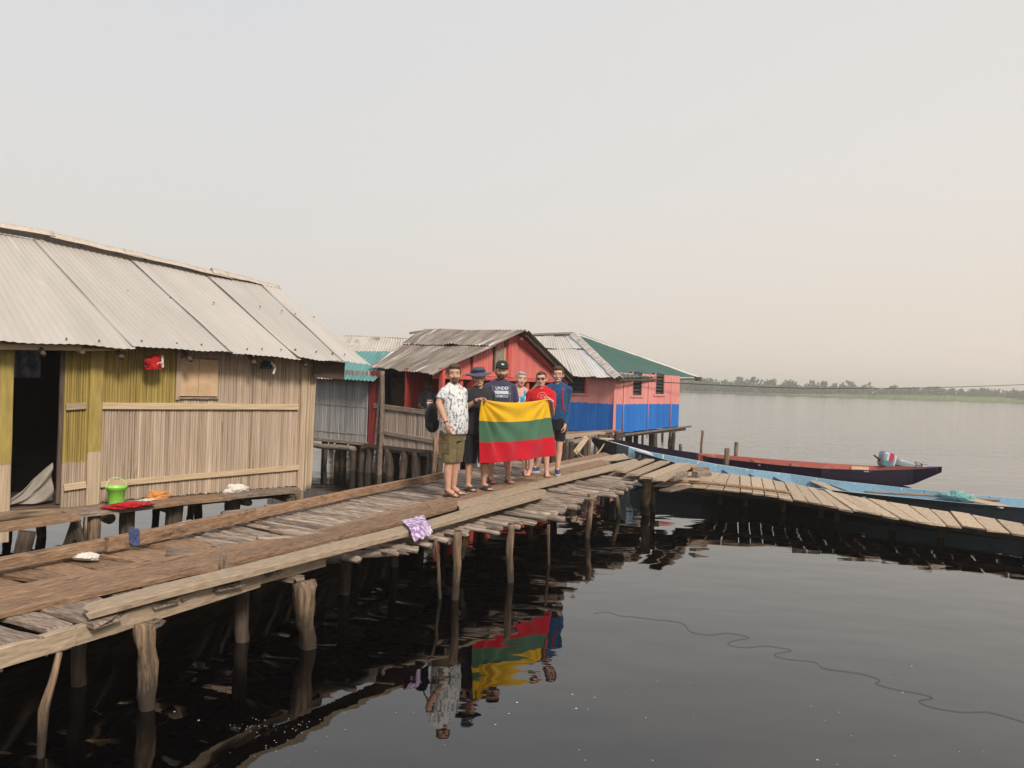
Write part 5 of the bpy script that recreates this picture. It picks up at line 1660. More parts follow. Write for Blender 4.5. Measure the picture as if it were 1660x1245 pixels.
# power line from the house away to the right
wpts = []
ctrl = [(1026, 617), (1100, 621), (1180, 625), (1250, 628), (1330, 629.5), (1400, 629.5), (1480, 629), (1560, 627), (1620, 625), (1760, 619)]
def cat(p0, p1, p2, p3, t): return .5 * ((2 * p1) + (-p0 + p2) * t + (2 * p0 - 5 * p1 + 4 * p2 - p3) * t * t + (-p0 + 3 * p1 - 3 * p2 + p3) * t ** 3)
for i in range(len(ctrl) - 1):
    c = [ctrl[max(0, i - 1)], ctrl[i], ctrl[i + 1], ctrl[min(len(ctrl) - 1, i + 2)]]
    for k in range(6):
        t_ = k / 6
        x, y = (cat(c[0][j], c[1][j], c[2][j], c[3][j], t_) for j in (0, 1))
        wpts.append(P(x, y, 27.6 + (x - 1026) * .03))
wire = tube('power_cable', wpts, .016, M['black_plastic'], None, seg=5)
tag(wire, 'thin black cable strung from the pink house across the lake', 'cable')
# ---------------------------------------------------------------- people
def p_cone(bm, p0, r0, p1, r1, seg=14, flat=False, sq=1.0):
    """tapered limb piece with round (or flat) ends"""
    p0, p1 = V(p0), V(p1)
    x = (p1 - p0)
    L = x.length
    x.normalize()
    a = x.orthogonal().normalized()
    b = x.cross(a)
    rings = []
    if not flat:
        for k in range(1, 4):
            t = k / 4 * math.pi / 2
            rings.append((p0 - x * r0 * math.cos(t), r0 * math.sin(t)))
    rings += [(p0, r0), (p0.lerp(p1, .5), (r0 + r1) / 2), (p1, r1)]
    if not flat:
        for k in (3, 2, 1):
            t = k / 4 * math.pi / 2
            rings.append((p1 + x * r1 * math.cos(t), r1 * math.sin(t)))
    add_rings(bm, [[c + (a * math.cos(6.2832 * q / seg) + b * math.sin(6.2832 * q / seg) * sq) * r for q in range(seg)] for c, r in rings])
def add_rings(bm, rings):
    prev = None
    for r in rings:
        cur = [bm.verts.new(v) for v in r]
        if prev:
            n = len(cur)
            for q in range(n): bm.faces.new((prev[q], prev[(q + 1) % n], cur[(q + 1) % n], cur[q]))
        else: bm.faces.new(cur[::-1])
        prev = cur
    bm.faces.new(prev)
def p_ell(bm, c, r, M3=None, sub=3):
    t = bmesh.ops.create_icosphere(bm, subdivisions=sub, radius=1)
    for v in t['verts']:
        q = V((v.co.x * r[0], v.co.y * r[1], v.co.z * r[2]))
        if M3: q = M3 @ q
        v.co = V(c) + q
def p_loft(bm, rings, seg=24, ex=2.3):
    """rings: (x, y, z, rx, ry)"""
    rr = []
    for (x, y, z, rx, ry) in rings:
        ring = []
        for q in range(seg):
            t = 6.2832 * q / seg
            c, s = math.cos(t), math.sin(t)
            ring.append(V((x + rx * math.copysign(abs(c) ** (2 / ex), c), y + ry * math.copysign(abs(s) ** (2 / ex), s), z)))
        rr.append(ring)
    add_rings(bm, rr)
TMP = bpy.data.scenes.new('workbench')
def fuse(bm, voxel, smooth=4, wr=0, wf=7, seed=0):
    """one continuous surface from overlapping volumes"""
    bmesh.ops.recalc_face_normals(bm, faces=bm.faces[:])
    me = bpy.data.meshes.new('tmp')
    bm.to_mesh(me)
    bm.free()
    o = bpy.data.objects.new('tmp', me)
    TMP.collection.objects.link(o)
    md = o.modifiers.new('r', 'REMESH'); md.mode = 'VOXEL'; md.voxel_size = voxel
    if smooth:
        m2 = o.modifiers.new('s', 'SMOOTH'); m2.iterations = smooth; m2.factor = .5
    TMP.view_layers[0].update()
    dg = TMP.view_layers[0].depsgraph
    out = bpy.data.meshes.new_from_object(o.evaluated_get(dg))
    bpy.data.objects.remove(o)
    bpy.data.meshes.remove(me)
    if wr:
        nrm = [q.vector.copy() for q in out.vertex_normals]
        for v, vn in zip(out.vertices, nrm):
            c = v.co
            a = noise.noise(V((c.x * wf + seed, c.y * wf, c.z * wf * .6)))
            b = 1 - 2 * abs(noise.noise(V((c.x * wf * .8, c.y * wf * .8 + seed, c.z * wf * 1.3))))
            v.co = c + vn * wr * (a * .8 + b * .6)
    return out
def put(name, me, m_, parent, MW):
    me.polygons.foreach_set('use_smooth', [True] * len(me.polygons))
    me.materials.clear()
    for q in (m_ if isinstance(m_, (list, tuple)) else [m_]): me.materials.append(q)
    o = bpy.data.objects.new(name, me)
    o.matrix_basis = MW
    link(o)
    return attach(o, parent)
def chain(bm, pts, rad):
    for i in range(len(pts) - 1): p_cone(bm, pts[i], rad[i], pts[i + 1], rad[i + 1])
def hand(bm, wrist, d, side, nrm, curl=.35, s=1.0, thumb=1):
    """palm, four fingers of unequal length and a thumb from the side of the palm. d: along fingers, side: towards the thumb, nrm: palm side"""
    d, side, nrm = V(d).normalized(), V(side), V(nrm)
    side = (side - d * side.dot(d)).normalized()
    nn = d.cross(side)
    if nn.dot(nrm) < 0: nn = -nn
    Mx = Matrix((side, d, nn)).transposed()
    c = wrist + d * .05 * s
    p_ell(bm, c, (.043 * s, .056 * s, .020 * s), Mx)
    p_cone(bm, wrist - d * .02 * s, .027 * s, wrist + d * .03 * s, .026 * s)
    for k, (x, L) in enumerate(((.031, .072), (.011, .082), (-.010, .076), (-.030, .060))):
        p = wrist + d * .092 * s + side * x * s
        dirs = d
        pts = [p - d * .03 * s, p]
        ang = 0
        for j, f in enumerate((.45, .32, .23)):
            ang += curl * (1.0 + .12 * k) * (1.15 if j else .8)
            q = d * math.cos(ang) + nn * math.sin(ang)
            pts.append(pts[-1] + q * L * f * s + side * x * .06 * s)
        r = .0098 * s
        chain(bm, pts, [r, r, r * .96, r * .9, r * .82])
    t0 = wrist + d * .03 * s + side * .032 * s
    t1 = t0 + (side * .75 + d * .6 + nn * .25) * .042 * s
    t2 = t1 + (d * .85 + side * .25 + nn * (.25 + curl * .6)) * .034 * s
    t3 = t2 + (d * .9 - side * .1 + nn * (.3 + curl * .7)) * .026 * s
    chain(bm, [t0, t1, t2, t3], [.015 * s, .0125 * s, .011 * s, .009 * s])
def skin_mat(name, c, c2):
    mt = mat(name, c, c2, (1, 1, 1), 14, .55, rnd=0, spec=.35)
    b = mt.node_tree.nodes['Principled BSDF']
    b.inputs['Subsurface Weight'].default_value = .12
    b.inputs['Subsurface Radius'].default_value = (.02, .008, .005)
    return mt
M['skin_fair'] = skin_mat('skin_fair', (.62, .38, .28), (.55, .31, .22))
M['skin_tan'] = skin_mat('skin_tan', (.56, .325, .225), (.48, .26, .175))
M['skin_pink'] = skin_mat('skin_pink', (.62, .37, .285), (.55, .30, .225))
M['skin_dark'] = skin_mat('skin_dark', (.045, .025, .018), (.03, .017, .012))
M['eye_white'] = plain('eye_white', (.6, .58, .55), .3)
M['eye_dark'] = plain('eye_dark', (.02, .014, .01), .2)
M['lips'] = plain('lips', (.32, .11, .09), .5)
M['hair_brown'] = mat('hair_brown', (.055, .032, .02), (.10, .06, .036), (30, 30, 6), 3, .7, bump=.5, rnd=0)
M['hair_dark'] = mat('hair_dark', (.018, .012, .009), (.045, .028, .018), (30, 30, 6), 3, .7, bump=.5, rnd=0)
M['hair_grey'] = mat('hair_grey', (.26, .24, .22), (.42, .40, .38), (30, 30, 6), 3, .7, bump=.5, rnd=0)
M['lens_dark'] = plain('lens_dark', (.012, .01, .01), .15, spec=.6)
M['wire_dark'] = plain('wire_dark', (.03, .028, .025), .4)

def person(pos, rot, H, label, sk, top=None, bottom=None, shoes=None, head_turn=0, head_tilt=0, RE=None, RW=None, LE=None, LW=None,
           Rh=None, Lh=None, belly=0.0, girth=1.0, feet=None, hair=None, hairstyle='short', beard=None, glasses=None, sleeve='short',
           short_len=.46, group=None, seated=False, knee_out=0.0, wide=1.0, hem=.82):
    """stands at pos, facing -Y turned by rot about Z. Elbows/wrists in the local frame (metres, x to the viewer's right), R = the person's right (viewer's left)"""
    s = H / 1.78
    MW = Matrix.Translation(pos) @ Matrix.Rotation(rot, 4, 'Z')
    root = thing('person', pos, label, 'person', group)
    g = girth
    feet = feet or {'R': (-.12, -.02, 12), 'L': (.12, -.02, -12)}
    bm = bmesh.new()
    def S(*q): return V(q) * s
    torso = [(0, .0, .80, .150, .10), (0, .005, .90, .168 * g, .118 * g), (0, .0 - belly * .4, 1.0, .158 * g, .112 * g + belly * .6), (0, -belly * .6, 1.10, .156 * g, .112 * g + belly * .8),
             (0, -belly * .2, 1.22, .168 * g, .118 * g + belly * .3), (0, 0, 1.33, .182 * wide, .118 * g), (0, .008, 1.41, .178 * wide, .098), (0, .012, 1.455, .125, .078), (0, .012, 1.49, .066, .062)]
    p_loft(bm, [tuple(v * s for v in r) for r in torso])
    # neck and head
    nb = S(0, .012, 1.47)
    HM = Matrix.Translation(nb) @ Matrix.Rotation(head_turn, 4, 'Z') @ Matrix.Rotation(head_tilt, 4, 'Y')
    def Hd(x, y, z): return HM @ (V((x * 1.14, y * 1.10, (z - 1.47) * 1.13 - .045)) * s)
    HR = HM.to_3x3() @ Matrix.Diagonal((1.14, 1.10, 1.13))
    p_cone(bm, S(0, .015, 1.44), .063 * s, Hd(0, .008, 1.57), .057 * s)
    p_ell(bm, Hd(0, .008, 1.685), (.0755 * s, .094 * s, .097 * s), HR)
    p_ell(bm, Hd(0, -.030, 1.645), (.066 * s, .064 * s, .085 * s), HR)
    p_ell(bm, Hd(0, -.042, 1.595), (.050 * s, .050 * s, .046 * s), HR)
    p_ell(bm, Hd(0, -.078, 1.572), (.024 * s, .018 * s, .016 * s), HR)
    p_cone(bm, Hd(0, -.090, 1.668), .010 * s, Hd(0, -.110, 1.632), .0155 * s)
    p_ell(bm, Hd(0, -.096, 1.627), (.021 * s, .016 * s, .010 * s), HR)
    p_ell(bm, Hd(0, -.080, 1.694), (.056 * s, .018 * s, .013 * s), HR)
    for sg in (-1, 1):
        p_ell(bm, Hd(sg * .079, .012, 1.652), (.012 * s, .02 * s, .033 * s), HR)
        p_ell(bm, Hd(sg * .040, -.070, 1.635), (.024 * s, .022 * s, .020 * s), HR)
    p_ell(bm, Hd(0, -.094, 1.603), (.026 * s, .010 * s, .008 * s), HR)
    for sg in (-1, 1): p_cone(bm, S(sg * .03, .018, 1.49), .048 * s, S(sg * .15 * wide, .014, 1.415), .052 * s)
    # arms
    sx = .182 * wide
    arms = {}
    for key, sg, E_, W_ in (('R', -1, RE, RW), ('L', 1, LE, LW)):
        sh = S(sg * sx, .012, 1.40)
        E_ = V(E_) * 1 if E_ is not None else S(sg * (sx + .065), .03, 1.13)
        W_ = V(W_) * 1 if W_ is not None else S(sg * (sx + .075), -.06, .875)
        arms[key] = (sh, E_, W_)
        m1 = sh.lerp(E_, .4)
        chain(bm, [S(sg * (sx - .05), .012, 1.405), sh, m1, E_], [.062 * s, .060 * s * g ** .5, .050 * s * g ** .5, .041 * s])
        chain(bm, [E_, E_.lerp(W_, .3), W_], [.041 * s, .044 * s * g ** .4, .027 * s])
        hp = (Rh if key == 'R' else Lh) or {}
        d = V(hp.get('d', (W_ - E_).normalized()))
        side = V(hp.get('side', (0, -1, 0)))
        hand(bm, W_, d, side, V(hp.get('n', (-sg, 0, 0))), hp.get('curl', .38), s)
    # legs
    legs = {}
    for key, sg in (('R', -1), ('L', 1)):
        fx, fy, fa = feet[key]
        hip = S(sg * .088, .0, .86)
        ank = V((fx * s, (fy + .03) * s, .085 * s))
        kn = V((hip.x * .45 + ank.x * .55 + sg * knee_out * s, (hip.y + ank.y) / 2 - .018 * s, .485 * s))
        fd = V((math.sin(R(fa)), -math.cos(R(fa)), 0))
        chain(bm, [hip, hip.lerp(kn, .5), kn], [.090 * s * g ** .5, .075 * s * g ** .5, .056 * s])
        cal = kn.lerp(ank, .32) + V((0, .014 * s, 0))
        chain(bm, [kn, cal, ank.lerp(kn, .22), ank], [.055 * s, .056 * s * g ** .4, .041 * s, .036 * s])
        heel = ank + V((0, 0, -.045 * s)) - fd * .02 * s
        ball = V((ank.x, ank.y, .028 * s)) + fd * .115 * s
        toe = V((ank.x, ank.y, .022 * s)) + fd * .165 * s
        sdv = V((-fd.y, fd.x, 0))
        p_cone(bm, ank - V((0, 0, .01)), .036 * s, heel, .033 * s)
        chain(bm, [heel + V((0, 0, .01)), ank + fd * .05 * s - V((0, 0, .025 * s)), ball], [.033 * s, .040 * s, .030 * s])
        p_cone(bm, ball + sdv * .022 * s, .022 * s, ball - sdv * .022 * s, .022 * s)
        for k in range(5):
            q = ball + sdv * (.034 - .017 * k) * sg * s
            p_cone(bm, q, .0125 * s, q + fd * (.062 - .007 * k) * s - V((0, 0, .006)), (.012 - .001 * k) * s)
        legs[key] = (hip, kn, cal, ank, fd, sdv, heel, ball, toe)
    body = put('body', fuse(bm, .0072, 5), M[sk], root, MW)
    # ---- clothing
    if top:
        bm = bmesh.new()
        o_ = .016
        rr = [(0, 0.0, hem, .186 * g, .135 * g + belly * .5), (0, 0 - belly * .3, .93, .184 * g, .135 * g + belly * .75), (0, -belly * .5, 1.05, .174 * g, .130 * g + belly * .85), (0, -belly * .35, 1.18, .178 * g, .130 * g + belly * .5),
              (0, 0, 1.31, .188 * wide, .134 * g), (0, .008, 1.40, .182 * wide, .114), (0, .012, 1.452, .138, .094), (0, .012, 1.490, .088 if sleeve != 'none' else .07, .080)]
        if sleeve == 'none':
            rr = rr[:5] + [(0, .0, 1.345, .160, .118)]
            for sg in (-1, 1): chain(bm, [S(sg * .10, -.085, 1.31), S(sg * .088, -.066, 1.41), S(sg * .082, .010, 1.474), S(sg * .085, .075, 1.40), S(sg * .10, .085, 1.30)], [.03 * s, .024 * s, .022 * s, .026 * s, .03 * s])
        p_loft(bm, [tuple(v * s for v in r) for r in rr])
        if sleeve != 'none':
            for key, sg in (('R', -1), ('L', 1)):
                sh, E_, W_ = arms[key]
                p_cone(bm, S(sg * .045, .018, 1.475), .062 * s, S(sg * (sx - .03), .014, 1.405), .066 * s)
                p_cone(bm, S(sg * (sx - .05), .012, 1.395), .070 * s, sh, .068 * s)
                if sleeve == 'short':
                    e = sh.lerp(E_, .72)
                    p_cone(bm, sh, .068 * s, sh.lerp(E_, .4), .063 * s)
                    p_cone(bm, sh.lerp(E_, .3), .063 * s * g ** .5, e, .062 * s * g ** .5, flat=True, seg=20)
                else:
                    chain(bm, [sh, sh.lerp(E_, .5), E_], [.067 * s, .057 * s, .050 * s])
                    p_cone(bm, E_, .050 * s, E_.lerp(W_, .4), .050 * s)
                    p_cone(bm, E_.lerp(W_, .4), .050 * s, W_.lerp(E_, .03), .040 * s, flat=True)
        me = fuse(bm, .009, 4, .0075, 6, pos.x * 3)
        shirt = put('shirt', me, M[top], root, MW)
    else: shirt = None
    if bottom:
        bm = bmesh.new()
        p_loft(bm, [tuple(v * s for v in r) for r in [(0, .0, .74, .165 * g, .120), (0, .003, .86, .186 * g, .134 * g), (0, 0, .97, .174 * g, .128 * g + belly * .5), (0, 0, 1.0, .170 * g, .124 * g + belly * .5)]])
        for key in ('R', 'L'):
            hip, kn, cal, ank = legs[key][:4]
            sg = -1 if key == 'R' else 1
            tot = (kn - hip)
            zt_ = short_len
            t = (hip.z - zt_ * s) / (hip.z - kn.z)
            end = hip + tot * t if t <= 1 else kn + (ank - kn) * ((kn.z - zt_ * s) / (kn.z - ank.z))
            p_cone(bm, hip + V((0, 0, .02)), .108 * s * g ** .5, hip.lerp(end, .5), .096 * s * g ** .3)
            p_cone(bm, hip.lerp(end, .3), .098 * s * g ** .4, end, .086 * s * g ** .3, flat=True, seg=20)
        shorts = put('shorts', fuse(bm, .009, 4, .008, 6, pos.x * 5 + 2), M[bottom], root, MW)
    # ---- hair
    if hair:
        bm = bmesh.new()
        if hairstyle == 'short':
            p_ell(bm, Hd(0, .020, 1.704), (.083 * s, .098 * s, .092 * s), HR, 4)
            p_ell(bm, Hd(0, -.030, 1.752), (.066 * s, .062 * s, .034 * s), HR, 4)
            for sg in (-1, 1): p_ell(bm, Hd(sg * .068, -.005, 1.69), (.014 * s, .036 * s, .045 * s), HR, 3)
        else:
            p_ell(bm, Hd(0, .022, 1.698), (.081 * s, .094 * s, .088 * s), HR, 4)
            p_ell(bm, Hd(0, -.022, 1.748), (.062 * s, .062 * s, .028 * s), HR, 4)
        me = fuse(bm, .006, 2, .004, 26, 3)
        # keep the face clear: cut away everything in front of the hairline
        b2 = bmesh.new(); b2.from_mesh(me)
        inv = HM.inverted()
        kill = []
        for v in b2.verts:
            q = inv @ v.co / s
            q.y /= 1.10
            zz = (q.z + .045) / 1.13 + 1.47
            if q.y < -.045 and zz < 1.728: kill.append(v)
            elif q.y < -.005 and zz < 1.66: kill.append(v)
            elif zz < 1.615: kill.append(v)
        bmesh.ops.delete(b2, geom=kill, context='VERTS')
        b2.to_mesh(me); b2.free()
        put('hair', me, M[hair], root, MW)
    if beard:
        bm = bmesh.new()
        if beard in ('goatee', 'full', 'tache'):
            p_ell(bm, Hd(0, -.099, 1.614), (.030 * s, .011 * s, .0075 * s), HR)
        if beard in ('goatee', 'full'):
            p_ell(bm, Hd(0, -.082, 1.574), (.029 * s, .022 * s, .021 * s), HR)
            for sg in (-1, 1): p_cone(bm, Hd(sg * .030, -.088, 1.610), .0085 * s, Hd(sg * .027, -.082, 1.582), .011 * s)
        if beard == 'full':
            for sg in (-1, 1): p_cone(bm, Hd(sg * .027, -.078, 1.575), .016 * s, Hd(sg * .062, -.012, 1.625), .013 * s)
        put('beard', fuse(bm, .0045, 1, .002, 60, 1), M[hair] if beard != 'full' else M['hair_dark'], root, MW)
    # eyes, lips
    for sg in (-1, 1):
        bm = bmesh.new()
        p_ell(bm, Hd(sg * .032, -.082, 1.673), (.0125 * s, .008 * s, .0065 * s), HR, 2)
        e = bm_obj('eye', bm, M['eye_white'], root, True, MW)
        bm = bmesh.new()
        p_ell(bm, Hd(sg * .032, -.088, 1.673), (.006 * s, .004 * s, .006 * s), HR, 2)
        bm_obj('iris', bm, M['eye_dark'], e, True, MW)
        bm = bmesh.new()
        p_cone(bm, Hd(sg * .016, -.093, 1.694), .0042 * s, Hd(sg * .048, -.084, 1.697), .0034 * s, 8)
        bm_obj('eyebrow', bm, M[hair] if hair and hair != 'hair_grey' else M['hair_brown'], root, True, MW)
    bm = bmesh.new()
    p_ell(bm, Hd(0, -.101, 1.602), (.023 * s, .006 * s, .0055 * s), HR, 2)
    bm_obj('lips', bm, M['lips'], root, True, MW)
    if glasses:
        gl = None
        bm = bmesh.new()
        for sg in (-1, 1):
            if glasses == 'sun': p_ell(bm, Hd(sg * .033, -.104, 1.672), (.026 * s, .006 * s, .018 * s), HR, 2)
        if glasses == 'sun':
            p_cone(bm, Hd(-.010, -.108, 1.676), .004, Hd(.010, -.108, 1.676), .004, 6)
            for sg in (-1, 1): p_cone(bm, Hd(sg * .058, -.098, 1.678), .0035, Hd(sg * .079, .01, 1.672), .003, 6)
            bm_obj('sunglasses', bm, M['lens_dark'], root, True, MW)
        else:
            for sg in (-1, 1):
                pts = [Hd(sg * .034 + .024 * math.cos(a), -.105, 1.671 + .018 * math.sin(a)) for a in [k * .5236 for k in range(13)]]
                for k in range(12): p_cone(bm, pts[k], .0022, pts[k + 1], .0022, 6)
                p_cone(bm, Hd(sg * .058, -.10, 1.676), .0022, Hd(sg * .079, .01, 1.670), .0022, 6)
            p_cone(bm, Hd(-.010, -.108, 1.675), .002, Hd(.010, -.108, 1.675), .002, 6)
            bm_obj('glasses', bm, M['wire_dark'], root, True, MW)
    # ---- footwear
    for key, sg in (('R', -1), ('L', 1)):
        hip, kn, cal, ank, fd, sdv, heel, ball, toe = legs[key]
        if not shoes: continue
        kind, col = shoes
        MF = Matrix.Identity(4)
        z_ = V((0, 0, 1))
        org_ = V((ank.x, ank.y, 0))
        def Ft(f, sd_, z): return org_ + fd * f * s + sdv * sd_ * s + z_ * z * s
        out = [(-.062, .028), (-.05, .040), (0, .036), (.06, .041), (.115, .050), (.16, .043), (.185, .026)]
        bm = bmesh.new()
        up_, lo_ = [], []
        for f, hw in out: up_.append((f, hw))
        ring = [(f, hw) for f, hw in out] + [(f, -hw) for f, hw in reversed(out)]
        zt_ = .022 if kind != 'sneaker' else .028
        add_rings(bm, [[Ft(f, h, -.004) for f, h in ring], [Ft(f, h, zt_ * .6) for f, h in ring], [Ft(f * .98, h * .97, zt_) for f, h in ring]])
        if kind == 'sneaker':
            so = bm_obj('sole', bm, M['sole_pale'], None, False, MW)
            bm = bmesh.new()
            chain(bm, [Ft(-.03, 0, .05), Ft(.03, 0, .055), Ft(.10, 0, .042), Ft(.15, 0, .034)], [.042 * s, .046 * s, .042 * s, .032 * s])
            p_cone(bm, Ft(-.01, 0, .05), .044 * s, Ft(-.005, 0, .10), .046 * s, flat=True)
            sh_ = put('shoe', fuse(bm, .008, 3), M[col], root, MW)
            attach(so, sh_)
        elif kind == 'flipflop':
            fl = bm_obj('flip_flop', bm, M[col], root, False, MW)
            bm = bmesh.new()
            for h in (-.045, .045):
                chain(bm, [Ft(.12, 0, .045), Ft(.07, h * .6, .075), Ft(.02, h, .03)], [.006 * s] * 3)
            st = bm_obj('strap', bm, M['strap_dark'], fl, True, MW)
        else:
            sa = bm_obj('sandal', bm, M[col], root, False, MW)
            bm = bmesh.new()
            fs_ = ((.035, .078), (.075, .066), (.118, .052)) if kind == 'sandal' else ((.055, .076), (.08, .068), (.105, .058), (.125, .05))
            for f, zc in fs_:
                pts = [Ft(f, .05 * math.cos(a), max(.012, zc * math.sin(a) * 1.0)) for a in [math.pi * k / 8 for k in range(9)]]
                for k in range(8): p_cone(bm, pts[k], (.0085 if kind == 'sandal' else .015) * s, pts[k + 1], (.0085 if kind == 'sandal' else .015) * s, 8)
            if kind == 'sandal':
                pts = [Ft(.0 - .045 * math.sin(a), .042 * math.cos(a), .075) for a in [math.pi * k / 8 for k in range(9)]]
                for k in range(8): p_cone(bm, pts[k], .009 * s, pts[k + 1], .009 * s, 8)
                p_cone(bm, Ft(.01, .042, .075), .008 * s, Ft(.035, .044, .015), .008 * s, 8)
                p_cone(bm, Ft(.01, -.042, .075), .008 * s, Ft(.035, -.044, .015), .008 * s, 8)
            bm_obj('strap', bm, M[col], sa, True, MW)
    return dict(root=root, MW=MW, s=s, Hd=Hd, HR=HR, shirt=shirt, arms=arms, legs=legs, body=body)
def on_shirt(pp, txt, size, cx, cz, m_, name='shirt_print', me=None):
    """lays lettering on the chest of the shirt"""
    me = me or text_mesh(txt, size)
    sm = pp['shirt'].data
    bvh = BVHTree.FromPolygons([v.co for v in sm.vertices], [tuple(p.vertices) for p in sm.polygons])
    for v in me.vertices:
        x, z = v.co.x + cx, v.co.y + cz
        h = bvh.ray_cast(V((x, -1, z)), V((0, 1, 0)))
        y = h[0].y if h[0] else -.12
        v.co = V((x, y - .004, z))
    me.materials.clear(); me.materials.append(m_)
    o = bpy.data.objects.new(name, me)
    o.matrix_basis = pp['MW']
    link(o)
    attach(o, pp['shirt'])
    return o
def rect_mesh(w_, h_, nx=12, nz=6):
    me = bpy.data.meshes.new('print')
    vs = [(w_ * (i / nx - .5), h_ * (j / nz - .5), 0) for j in range(nz + 1) for i in range(nx + 1)]
    fs = [(j * (nx + 1) + i, j * (nx + 1) + i + 1, (j + 1) * (nx + 1) + i + 1, (j + 1) * (nx + 1) + i) for j in range(nz) for i in range(nx)]
    me.from_pydata(vs, [], fs)
    return me
M['sole_pale'] = plain('sole_pale', (.45, .45, .47), .7)
M['strap_dark'] = plain('strap_dark', (.04, .03, .03), .6)
M['leaf_shirt'] = mat('leaf_shirt', (.66, .66, .66), (.16, .18, .21), (1, 1, .6), 30, .85, rnd=0, lo=.53, hi=.60, detail=3.5, spec=.1, spots=[((.40, .49, .57), 16, .58, (1, 1, 1))])
M['khaki'] = cloth('khaki', (.185, .145, .075), (.13, .10, .05), 14)
M['black_cloth'] = cloth('black_cloth', (.014, .014, .018), (.022, .022, .028), 14)
M['navy_cloth'] = cloth('navy_cloth', (.040, .042, .085), (.055, .055, .10), 14)
M['grey_cloth'] = cloth('grey_cloth', (.07, .07, .085), (.05, .05, .06), 14)
M['cyan_cloth'] = cloth('cyan_cloth', (.03, .28, .52), (.04, .34, .58), 14)
M['red_tee'] = cloth('red_tee', (.56, .016, .022), (.46, .012, .018), 14)
M['blue_tee'] = cloth('blue_tee', (.018, .062, .15), (.026, .085, .19), 10)
M['pink_shorts'] = cloth('pink_shorts', (.35, .10, .10), (.28, .08, .08), 14)
M['print_white'] = plain('print_white', (.72, .74, .76), .8)
M['print_pale_blue'] = plain('print_pale_blue', (.50, .58, .68), .8)
M['print_rose'] = plain('print_rose', (.62, .22, .22), .8)
M['brown_leather'] = plain('brown_leather', (.065, .038, .024), .6)
M['dark_rubber'] = plain('dark_rubber', (.035, .033, .035), .6)
M['red_rubber'] = plain('red_rubber', (.22, .07, .045), .6)
M['tan_rubber'] = plain('tan_rubber', (.20, .17, .13), .7)
M['shoe_blue'] = plain('shoe_blue', (.045, .07, .16), .7)
M['strap_grey'] = cloth('strap_grey', (.10, .10, .12), (.07, .07, .085))
M['strap_red'] = cloth('strap_red', (.36, .03, .06), (.25, .02, .04))
M['bag_black'] = cloth('bag_black', (.015, .015, .02), (.03, .03, .035))

GP = 'men standing behind the flag'
def to_local(pp_pos, rot, w_): return Matrix.Rotation(-rot, 3, 'Z') @ (w_ - pp_pos)
ZK = ZD + .015
# flag corners first: the hands close on them
FL = P(781, 647, 10.80); FR = P(887, 646, 12.10)
FLb = P(781, 752, 10.80); FRb = P(900, 738, 12.05)

# 1: printed shirt, cargo shorts
p1 = G(731, 803, ZK); r1 = R(52)
hR = to_local(p1, r1, P(724, 687, p1.y - .30)); eR = to_local(p1, r1, P(711, 653, p1.y - .20))
hL = to_local(p1, r1, P(749, 690, p1.y + .14)); eL = to_local(p1, r1, P(750, 655, p1.y + .22))
A = person(p1, r1, 1.80, 'man in white leaf print shirt and khaki cargo shorts, leftmost of the group', 'skin_tan', 'leaf_shirt', 'khaki', ('sandal', 'brown_leather'), head_turn=-r1 * .8, head_tilt=0,
           RE=eR, RW=hR, LE=eL, LW=hL, belly=.035, girth=1.10, hair='hair_brown', beard='goatee', feet={'R': (-.10, -.06, 8), 'L': (.11, .03, 4)}, short_len=.45, group=GP, hem=.84,
           Rh=dict(d=(.1, -.25, -1), side=(.1, -1, 0), n=(1, 0, 0), curl=.3), Lh=dict(d=(0, -.3, -1), side=(0, -1, 0), n=(-1, 0, 0), curl=.5))
# cargo pocket flap
def pocket(pp, c, w_, h_, m_, nrm):
    s = pp['s']
    n_ = V(nrm).normalized(); x = Z_.cross(n_).normalized()
    vs = []
    for dn in (0, .022):
        for (u, v) in ((-1, -1), (1, -1), (1, 1), (-1, 1)):
            vs.append(V(c) * s + x * u * w_ / 2 + Z_ * v * h_ / 2 + n_ * (dn - .012))
    o = mesh_obj('pocket', vs, [(0, 3, 2, 1), (4, 5, 6, 7), (0, 1, 5, 4), (1, 2, 6, 5), (2, 3, 7, 6), (3, 0, 4, 7)], m_, pp['root'], M=pp['MW'])
    md = o.modifiers.new('b', 'BEVEL'); md.width = .008; md.segments = 2
M['khaki_dark'] = cloth('khaki_dark', (.14, .11, .055), (.10, .078, .04), 14)
pocket(A, (-.185, -.02, .66), .16, .17, M['khaki_dark'], (-1, -.25, 0))
pocket(A, (-.192, -.02, .745), .17, .05, M['khaki'], (-1, -.25, 0))
ph = thing('phone', A['MW'] @ (hL + V((0, -.03, -.12))), 'small phone held in the lowered hand of the man in printed shirt', 'phone')
plank('phone_body', A['MW'] @ (hL + V((-.01, -.03, -.06))), A['MW'] @ (hL + V((-.01, -.05, -.20))), .07, .012, M['black_plastic'], ph, up=V((0, -1, 0)), rough=0, end=0, bend=0)
plank('screen', A['MW'] @ (hL + V((-.01, -.034, -.07))) + V((0, -.004, 0)), A['MW'] @ (hL + V((-.01, -.053, -.19))) + V((0, -.004, 0)), .055, .002, M['motor_grey'], ph, up=V((0, -1, 0)), rough=0, end=0, bend=0)
